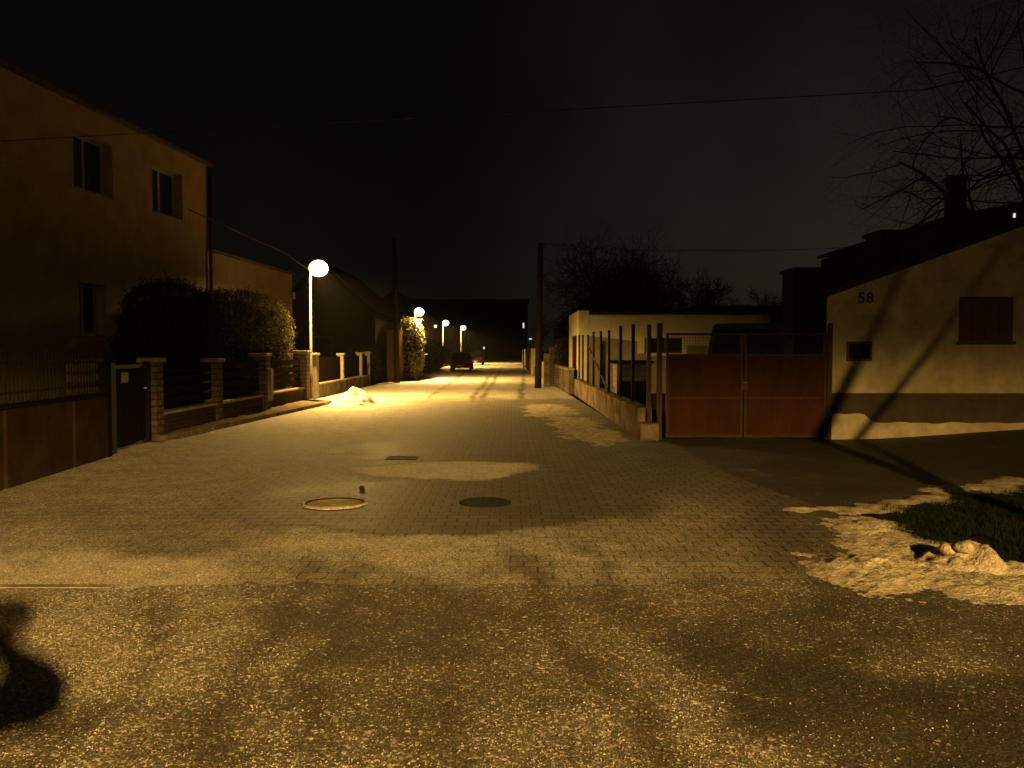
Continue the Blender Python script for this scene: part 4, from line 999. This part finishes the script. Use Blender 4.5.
# ------------------------------------------------------------------ cars
def car(name, label, cat, L_, W, H, belt, clear, hood, cabin, paint, group=None):
    """root at ground centre, car points along -y (front toward the viewer when rz=0). hood=(front length share), cabin=(y0,y1 base, y0,y1 roof)"""
    t = thing(name, label, cat, (0, 0, 0), group, world=False)
    hw = W / 2; y0, y1 = -L_ / 2, L_ / 2
    st = [(y0, .80, clear + .12, hood - .22), (y0 + .12, .93, clear + .02, hood - .1), (y0 + .5, .99, clear, hood), (cabin[0], 1, clear, belt - .03), (cabin[1], 1, clear, belt), (y1 - .35, .98, clear + .02, belt), (y1 - .08, .93, clear + .08, belt - .08), (y1, .86, clear + .2, belt - .2)]
    b = MB(); n = 12
    for y, s, zb, zt_ in st:
        w_ = hw * s
        for a, z in ((-.90, zb), (-.98, zb + .12), (-1, zb + (zt_ - zb) * .5), (-.97, zt_ - .08), (-.88, zt_), (-.4, zt_ + .02), (.4, zt_ + .02), (.88, zt_), (.97, zt_ - .08), (1, zb + (zt_ - zb) * .5), (.98, zb + .12), (.90, zb)): b.v.append((a * w_, y, z))
    for i in range(len(st) - 1):
        for k in range(n):
            k2 = (k + 1) % n; b.f.append((i * n + k, i * n + k2, (i + 1) * n + k2, (i + 1) * n + k))
    b.f.append(tuple(range(n))); b.f.append(tuple((len(st) - 1) * n + k for k in reversed(range(n))))
    b.build('body', paint, t, smooth=False, bevel=.02)
    c = MB(); wb, wt = hw * .93, hw * .74; z0, z1 = belt - .04, H
    ring = [(-wb, cabin[0], z0), (wb, cabin[0], z0), (wb, cabin[1], z0), (-wb, cabin[1], z0), (-wt, cabin[2], z1 - .05), (wt, cabin[2], z1 - .05), (wt, cabin[3], z1 - .05), (-wt, cabin[3], z1 - .05), (-wt * .88, cabin[2] + .15, z1), (wt * .88, cabin[2] + .15, z1), (wt * .88, cabin[3] - .15, z1), (-wt * .88, cabin[3] - .15, z1)]
    c.v = ring
    for o_ in (0, 4):
        for k in range(4): c.f.append((o_ + k, o_ + (k + 1) % 4, o_ + 4 + (k + 1) % 4, o_ + 4 + k))
    c.f.append((8, 9, 10, 11)); c.build('cabin', paint, t, bevel=.03)
    def pane(name, P, off):
        P = [Vector(p) for p in P]; ctr = sum(P, Vector()) / 4; nn = (P[1] - P[0]).cross(P[3] - P[0]).normalized()
        if nn.dot(ctr - Vector((0, ctr.y * .3, belt))) < 0: nn = -nn
        q = [ctr + (p - ctr) * .86 for p in P]; m_ = MB(); m_.v = [tuple(p + nn * off) for p in q] + [tuple(p - nn * .01) for p in q]
        m_.f = [(0, 1, 2, 3), (7, 6, 5, 4), (0, 4, 5, 1), (1, 5, 6, 2), (2, 6, 7, 3), (3, 7, 4, 0)]; m_.build(name, 'glass', t)
    pane('windscreen', [ring[0], ring[1], ring[5], ring[4]], .006); pane('rear_window', [ring[2], ring[3], ring[7], ring[6]], .006)
    for s in (0, 1):
        A, B, C_, D_ = (ring[1], ring[2], ring[6], ring[5]) if s else (ring[3], ring[0], ring[4], ring[7])
        A, B, C_, D_ = map(Vector, (A, B, C_, D_)); m1, m2 = A.lerp(B, .5), D_.lerp(C_, .5)
        pane('side_window', [A, m1, m2, D_], .006); pane('side_window', [m1, B, C_, m2], .006)
    for sx in (-1, 1):
        for yy in (y0 + L_ * .19, y1 - L_ * .2):
            wm = MB(); r_ = .31; x0 = sx * (hw - .2); x1 = sx * (hw + .005)
            ty = MB().tube([(x0, yy, r_), (x0 + sx * .02, yy, r_), (x1 - sx * .02, yy, r_), (x1, yy, r_)], [r_ - .03, r_, r_, r_ - .03], 20).build('wheel', 'tyre', t, smooth=False)
            MB().tube([(x1 - sx * .01, yy, r_), (x1 + sx * .006, yy, r_)], [.2, .18], 14).build('rim', 'rim', ty)
        MB().box(min(sx * hw * .6, sx * hw * .88), max(sx * hw * .6, sx * hw * .88), y0 - .01, y0 + .1, hood - .30, hood - .16).build('headlight', 'clearlens', t, bevel=.02)
        MB().box(min(sx * hw * .68, sx * hw * .9), max(sx * hw * .68, sx * hw * .9), y1 - .1, y1 + .012, belt - .35, belt - .12).build('tail_light', 'redlens', t, bevel=.02)
        MB().box(min(sx * hw * .98, sx * (hw + .17)), max(sx * hw * .98, sx * (hw + .17)), cabin[0] + .25, cabin[0] + .36, belt - .02, belt + .12).build('mirror', paint, t, bevel=.02)
    MB().box(-hw * .9, hw * .9, y0 - .06, y0 + .06, clear + .1, clear + .28).build('bumper', 'tyre', t, bevel=.03); MB().box(-hw * .9, hw * .9, y1 - .06, y1 + .06, clear + .1, clear + .28).build('bumper', 'tyre', t, bevel=.03)
    MB().box(-.26, .26, y0 - .075, y0 - .061, clear + .13, clear + .24).build('number_plate', 'plate', t); MB().box(-.26, .26, y1 + .061, y1 + .075, clear + .13, clear + .24).build('number_plate', 'plate', t)
    return t
c1 = car('parked_car', 'dark parked car on the left of the street, the nearer of two', 'car', 4.2, 1.70, 1.46, .92, .2, .82, (-.75, 1.95, -.05, 1.25), 'carpaint', 'cars parked on the left')
c1.location = (fx(461.5, 68), 68.6, .005); c1.rotation_euler.z = math.pi
c2 = copy_tree(c1); c2['label'] = 'dark parked car farther down the street, half hidden by the nearer one'; c2.location = (fx(475, 92), 94, .005)
van = car('parked_van', 'dull boxy van parked behind the rust red gate, its roof showing', 'van', 4.3, 1.82, 2.10, 1.22, .25, 1.15, (-1.85, 2.12, -1.5, 2.0), 'vanpaint')
van.location = (5.02, 18.45, .03); van.rotation_euler.z = R(-14)

# ------------------------------------------------------------------ right side, farther down
fw_ = thing('garden_wall', 'low pale concrete garden wall past the garage on the right', 'wall', (2.1, 45, 0))
MB().obox((2.2, 31.9), (1.75, 52), .2, -.05, .85).build('wall', 'concrete', fw_); MB().obox((2.2, 31.9), (1.75, 52), .27, .852, .91).build('coping', 'concrete_light', fw_)
tp = thing('wall_pillar', 'pair of rough pillars behind the right utility pole', 'pillar', (1.55, 37.5, 0))
MB().box(1.38, 1.62, 37.3, 37.55, 0, 1.45).build('pillar', 'concrete', tp, bevel=.02); MB().box(1.66, 1.9, 38.2, 38.5, 0, 1.75).build('pillar', 'stone', tp, bevel=.02)
gf = thing('garden_wall', 'far right garden wall with pale pillars and dark boards', 'wall', (1.4, 70, 0))
MB().box(1.34, 1.5, 53, 110, -.05, .55).build('wall', 'concrete', gf)
for Y in (54, 61, 69, 78, 88, 100): MB().box(1.2, 1.6, Y - .2, Y + .2, 0, 1.7).build('pillar', 'concrete_light', gf, bevel=.02)
for a, b in ((54.2, 60.8), (61.2, 68.8), (69.2, 77.8), (78.2, 87.8), (88.2, 99.8)): MB().box(1.38, 1.44, a, b, .56, 1.5).build('boards', 'wood_dark', gf)
hedge('hedge', 'dark hedge above the low garden wall past the garage', 2.3, 3.8, 38, 52, 2.2, 6000, .07, 9)
def small_light(name, px, py, Y, w_, h_, label, cat):
    v = at(px, py, Y); t = thing(name, label, cat, (v.x, Y, 0), world=False)
    MB().tube([(0, .06, 0), (0, .06, v.z + h_ / 2)], .05, 8).build('post', 'iron', t)
    MB().box(-w_ / 2, w_ / 2, -.06, .0, v.z - h_ / 2, v.z + h_ / 2).build('lamp_glass', 'lit_window', t, bevel=.01); return t
small_light('marker_light', 523.5, 325.5, 75, .13, .45, 'narrow upright white light on a post, right of the street end', 'light')
small_light('marker_light', 530.5, 339, 62, .2, .09, 'small flat white light just left of the right utility pole', 'light')
small_light('marker_light', 484, 348, 120, .18, .35, 'faint pale light far down the street, right of the parked cars', 'light')

# ------------------------------------------------------------------ photographer (throws the shadow at the lower left)
def skin_mesh(name, verts, edges, radii, m, parent=None, levels=2):
    me = bpy.data.meshes.new(name); me.from_pydata([Vector(v) for v in verts], edges, [])
    o = bpy.data.objects.new(name, me); col.objects.link(o)
    o.modifiers.new('skin', 'SKIN'); ss = o.modifiers.new('sub', 'SUBSURF'); ss.levels = levels; ss.render_levels = levels
    if not me.skin_vertices:
        bm = bmesh.new(); bm.from_mesh(me); bm.verts.layers.skin.verify(); bm.to_mesh(me); bm.free()
    for i, r in enumerate(radii): me.skin_vertices[0].data[i].radius = (r, r) if not isinstance(r, tuple) else r
    me.skin_vertices[0].data[0].use_root = True
    dg = bpy.context.evaluated_depsgraph_get(); dg.update(); me2 = bpy.data.meshes.new_from_object(o.evaluated_get(dg)); bpy.data.objects.remove(o)
    me2.materials.clear(); me2.materials.append(M[m])
    for p in me2.polygons: p.use_smooth = True
    o = bpy.data.objects.new(name, me2); col.objects.link(o)
    if parent: o.parent = parent
    return o
PX, PYY = 0, -.45; HX = 0
V = [(0, 0, .93), (0, -.01, 1.12), (0, -.01, 1.30), (0, 0, 1.43), (0, .015, 1.50), (0, .03, 1.58), (0, .035, 1.66), (0, .025, 1.72)]
RD = [(.16, .12), (.15, .11), (.165, .12), (.13, .10), .058, (.072, .09), (.078, .095), (.055, .07)]
E_ = [(i, i + 1) for i in range(7)]
def chain(start, pts, rads):
    prev = start
    for p_, r_ in zip(pts, rads): V.append(p_); RD.append(r_); E_.append((prev, len(V) - 1)); prev = len(V) - 1
    return prev
for s in (-1, 1):
    chain(0, [(s * .10, 0, .86), (s * .11, .01, .50), (s * .115, -.02, .12), (s * .115, -.02, .06), (s * .13, .14, .035)], [.095, .062, .043, .042, .035])
    w_ = chain(3, [(s * .19, 0, 1.42), (s * .20, .37, 1.34), (s * .03 - .01, .385, 1.48), (s * .03 + .03, .40, 1.52)], [.062, .048, .036, .03])
    pal = chain(w_, [(s * .035 + .04, .415, 1.575)], [.04])
    for k in range(4):
        bz = 1.555 + k * .022; ln = (.05, .062, .066, .058)[k]
        chain(pal, [(s * .06 + .04, .425, bz), (s * .08 + .04, .437 , bz + .004), (s * (.09 - ln * .5) + .04, .441, bz + .004)], [.010, .009, .008])
    chain(pal, [(s * .05 + .04, .40, 1.60), (s * .03 + .04, .405, 1.622)], [.011, .009])
body = skin_mesh('person', [(x + PX, y + PYY, z) for x, y, z in V], E_, RD, 'skin')
tag(body, 'person standing behind the camera in dark jacket, holding up a phone', 'person')
hd = bmesh.new(); bmesh.ops.create_icosphere(hd, subdivisions=3, radius=.1)
for v in hd.verts: v.co = Vector((v.co.x * .92 , v.co.y * 1.08, v.co.z * 1.0))
bmesh.ops.delete(hd, geom=[v for v in hd.verts if v.co.y > .045 and v.co.z < .045], context='VERTS')
me = bpy.data.meshes.new('hair'); hd.to_mesh(me); hd.free(); me.materials.append(M['hair']); ho = bpy.data.objects.new('hair', me); col.objects.link(ho); ho.parent = body; ho.location = (PX, PYY + .015, 1.668)
jv = [(0, 0, .86), (0, -.01, 1.12), (0, -.01, 1.30), (0, 0, 1.43), (0, .01, 1.49)]; jr = [(.19, .15), (.18, .14), (.195, .145), (.155, .125), .075]; je = [(0, 1), (1, 2), (2, 3), (3, 4)]
for s in (-1, 1):
    prev = 3
    for p_, r_ in zip([(s * .20, 0, 1.42), (s * .20, .37, 1.34), (s * .05 - .01, .385, 1.45), (s * .035 + .02, .385, 1.49)], [.085, .085, .06, .05]): jv.append(p_); jr.append(r_); je.append((prev, len(jv) - 1)); prev = len(jv) - 1
skin_mesh('jacket', [(x + PX, y + PYY, z) for x, y, z in jv], je, jr, 'cloth', body)
tv = [(0, 0, .92)]; tr_ = [(.17, .135)]; te = []
for s in (-1, 1):
    prev = 0
    for p_, r_ in zip([(s * .10, 0, .84), (s * .112, .01, .50), (s * .117, -.02, .09)], [.11, .08, .065]): tv.append(p_); tr_.append(r_); te.append((prev, len(tv) - 1)); prev = len(tv) - 1
skin_mesh('trousers', [(x + PX, y + PYY, z) for x, y, z in tv], te, tr_, 'denim', body)
sh_ = MB()
for s in (-1, 1): sh_.box(PX + s * .12 - .05, PX + s * .12 + .05, PYY - .1, PYY + .19, 0.003, .085)
sh_.build('shoes', 'tyre', body, bevel=.03)
ph = tag(MB().box(-.075, .075, -.022, -.014, 1.565, 1.635).build('phone', 'phone', bevel=.003), 'black phone held sideways by the photographer', 'phone')

# ------------------------------------------------------------------ haze added for the glow about the lamps
hm, nt_ = new_mat('glow haze'); ho_ = N(nt_, 'ShaderNodeOutputMaterial'); pv_ = N(nt_, 'ShaderNodeVolumePrincipled'); nt_.links.new(pv_.outputs[0], ho_.inputs['Volume'])
pv_.inputs['Density'].default_value = .0001; pv_.inputs['Color'].default_value = (.9, .9, .9, 1); pv_.inputs['Anisotropy'].default_value = .2
hz = MB().box(-700, 700, -300, 1000, -1.2, 30).build('haze', hm); tag(hz, 'thin glow haze put in as a halo around the lamps', 'haze', kind='stuff')
# ------------------------------------------------------------------ night sky
w = bpy.data.worlds.new('World'); sc.world = w; w.use_nodes = True; nt = w.node_tree; nt.nodes.clear(); L = nt.links.new
out = N(nt, 'ShaderNodeOutputWorld'); add = N(nt, 'ShaderNodeAddShader'); L(add.outputs[0], out.inputs[0])
b1 = N(nt, 'ShaderNodeBackground'); sky = N(nt, 'ShaderNodeTexSky'); sky.sky_type = 'NISHITA'; sky.sun_disc = False; sky.sun_elevation = R(2); sky.sun_rotation = R(35); L(sky.outputs[0], b1.inputs[0]); b1.inputs[1].default_value = .0004
b2 = N(nt, 'ShaderNodeBackground'); L(b1.outputs[0], add.inputs[0]); L(b2.outputs[0], add.inputs[1])
tc = N(nt, 'ShaderNodeTexCoord'); sp = N(nt, 'ShaderNodeSeparateXYZ'); L(tc.outputs['Generated'], sp.inputs[0])
nz = N(nt, 'ShaderNodeTexNoise'); nz.inputs['Scale'].default_value = 3.2; nz.inputs['Detail'].default_value = 6; nz.inputs['Roughness'].default_value = .6; L(tc.outputs['Generated'], nz.inputs['Vector'])
def mr(v, a, b, c, d):
    n = N(nt, 'ShaderNodeMapRange'); n.interpolation_type = 'SMOOTHSTEP'; L(v, n.inputs['Value'])
    for k, x in zip(('From Min', 'From Max', 'To Min', 'To Max'), (a, b, c, d)): n.inputs[k].default_value = x
    return n.outputs[0]
def mu(a, b):
    n = N(nt, 'ShaderNodeMath', operation='MULTIPLY'); L(a, n.inputs[0])
    if isinstance(b, float): n.inputs[1].default_value = b
    else: L(b, n.inputs[1])
    return n.outputs[0]
side = mr(sp.outputs['X'], -.12, .26, .20, 1.0); low_ = mr(sp.outputs['Z'], .0, .42, 1.0, .42); cl = mr(nz.outputs['Fac'], .3, .72, .6, 1.25)
b2.inputs[0].default_value = (1.0, .93, .72, 1); L(mu(mu(mu(side, low_), cl), .0125), b2.inputs[1])
sd = bpy.data.lights.new('moon', 'SUN'); sd.energy = .0012; sd.angle = R(.5); sd.color = (1, .95, .85); so = bpy.data.objects.new('moon', sd); col.objects.link(so); so.rotation_euler = (R(60), 0, R(35))

# ------------------------------------------------------------------ render settings
sc.view_settings.view_transform = 'Standard'; sc.view_settings.look = 'None'; sc.view_settings.gamma = 1; sc.view_settings.exposure = 0; sc.view_settings.use_curve_mapping = False
cy = sc.cycles
try:
    cy.use_denoising = True; cy.denoiser = 'OPENIMAGEDENOISE'
    cy.max_bounces = 6; cy.diffuse_bounces = 3; cy.glossy_bounces = 2; cy.transparent_max_bounces = 8
    cy.sample_clamp_indirect = 3; cy.use_light_tree = True
except Exception as e: print(e)
for o in list(col.objects):
    if '_w' in o: del o['_w']
bpy.context.view_layer.update()
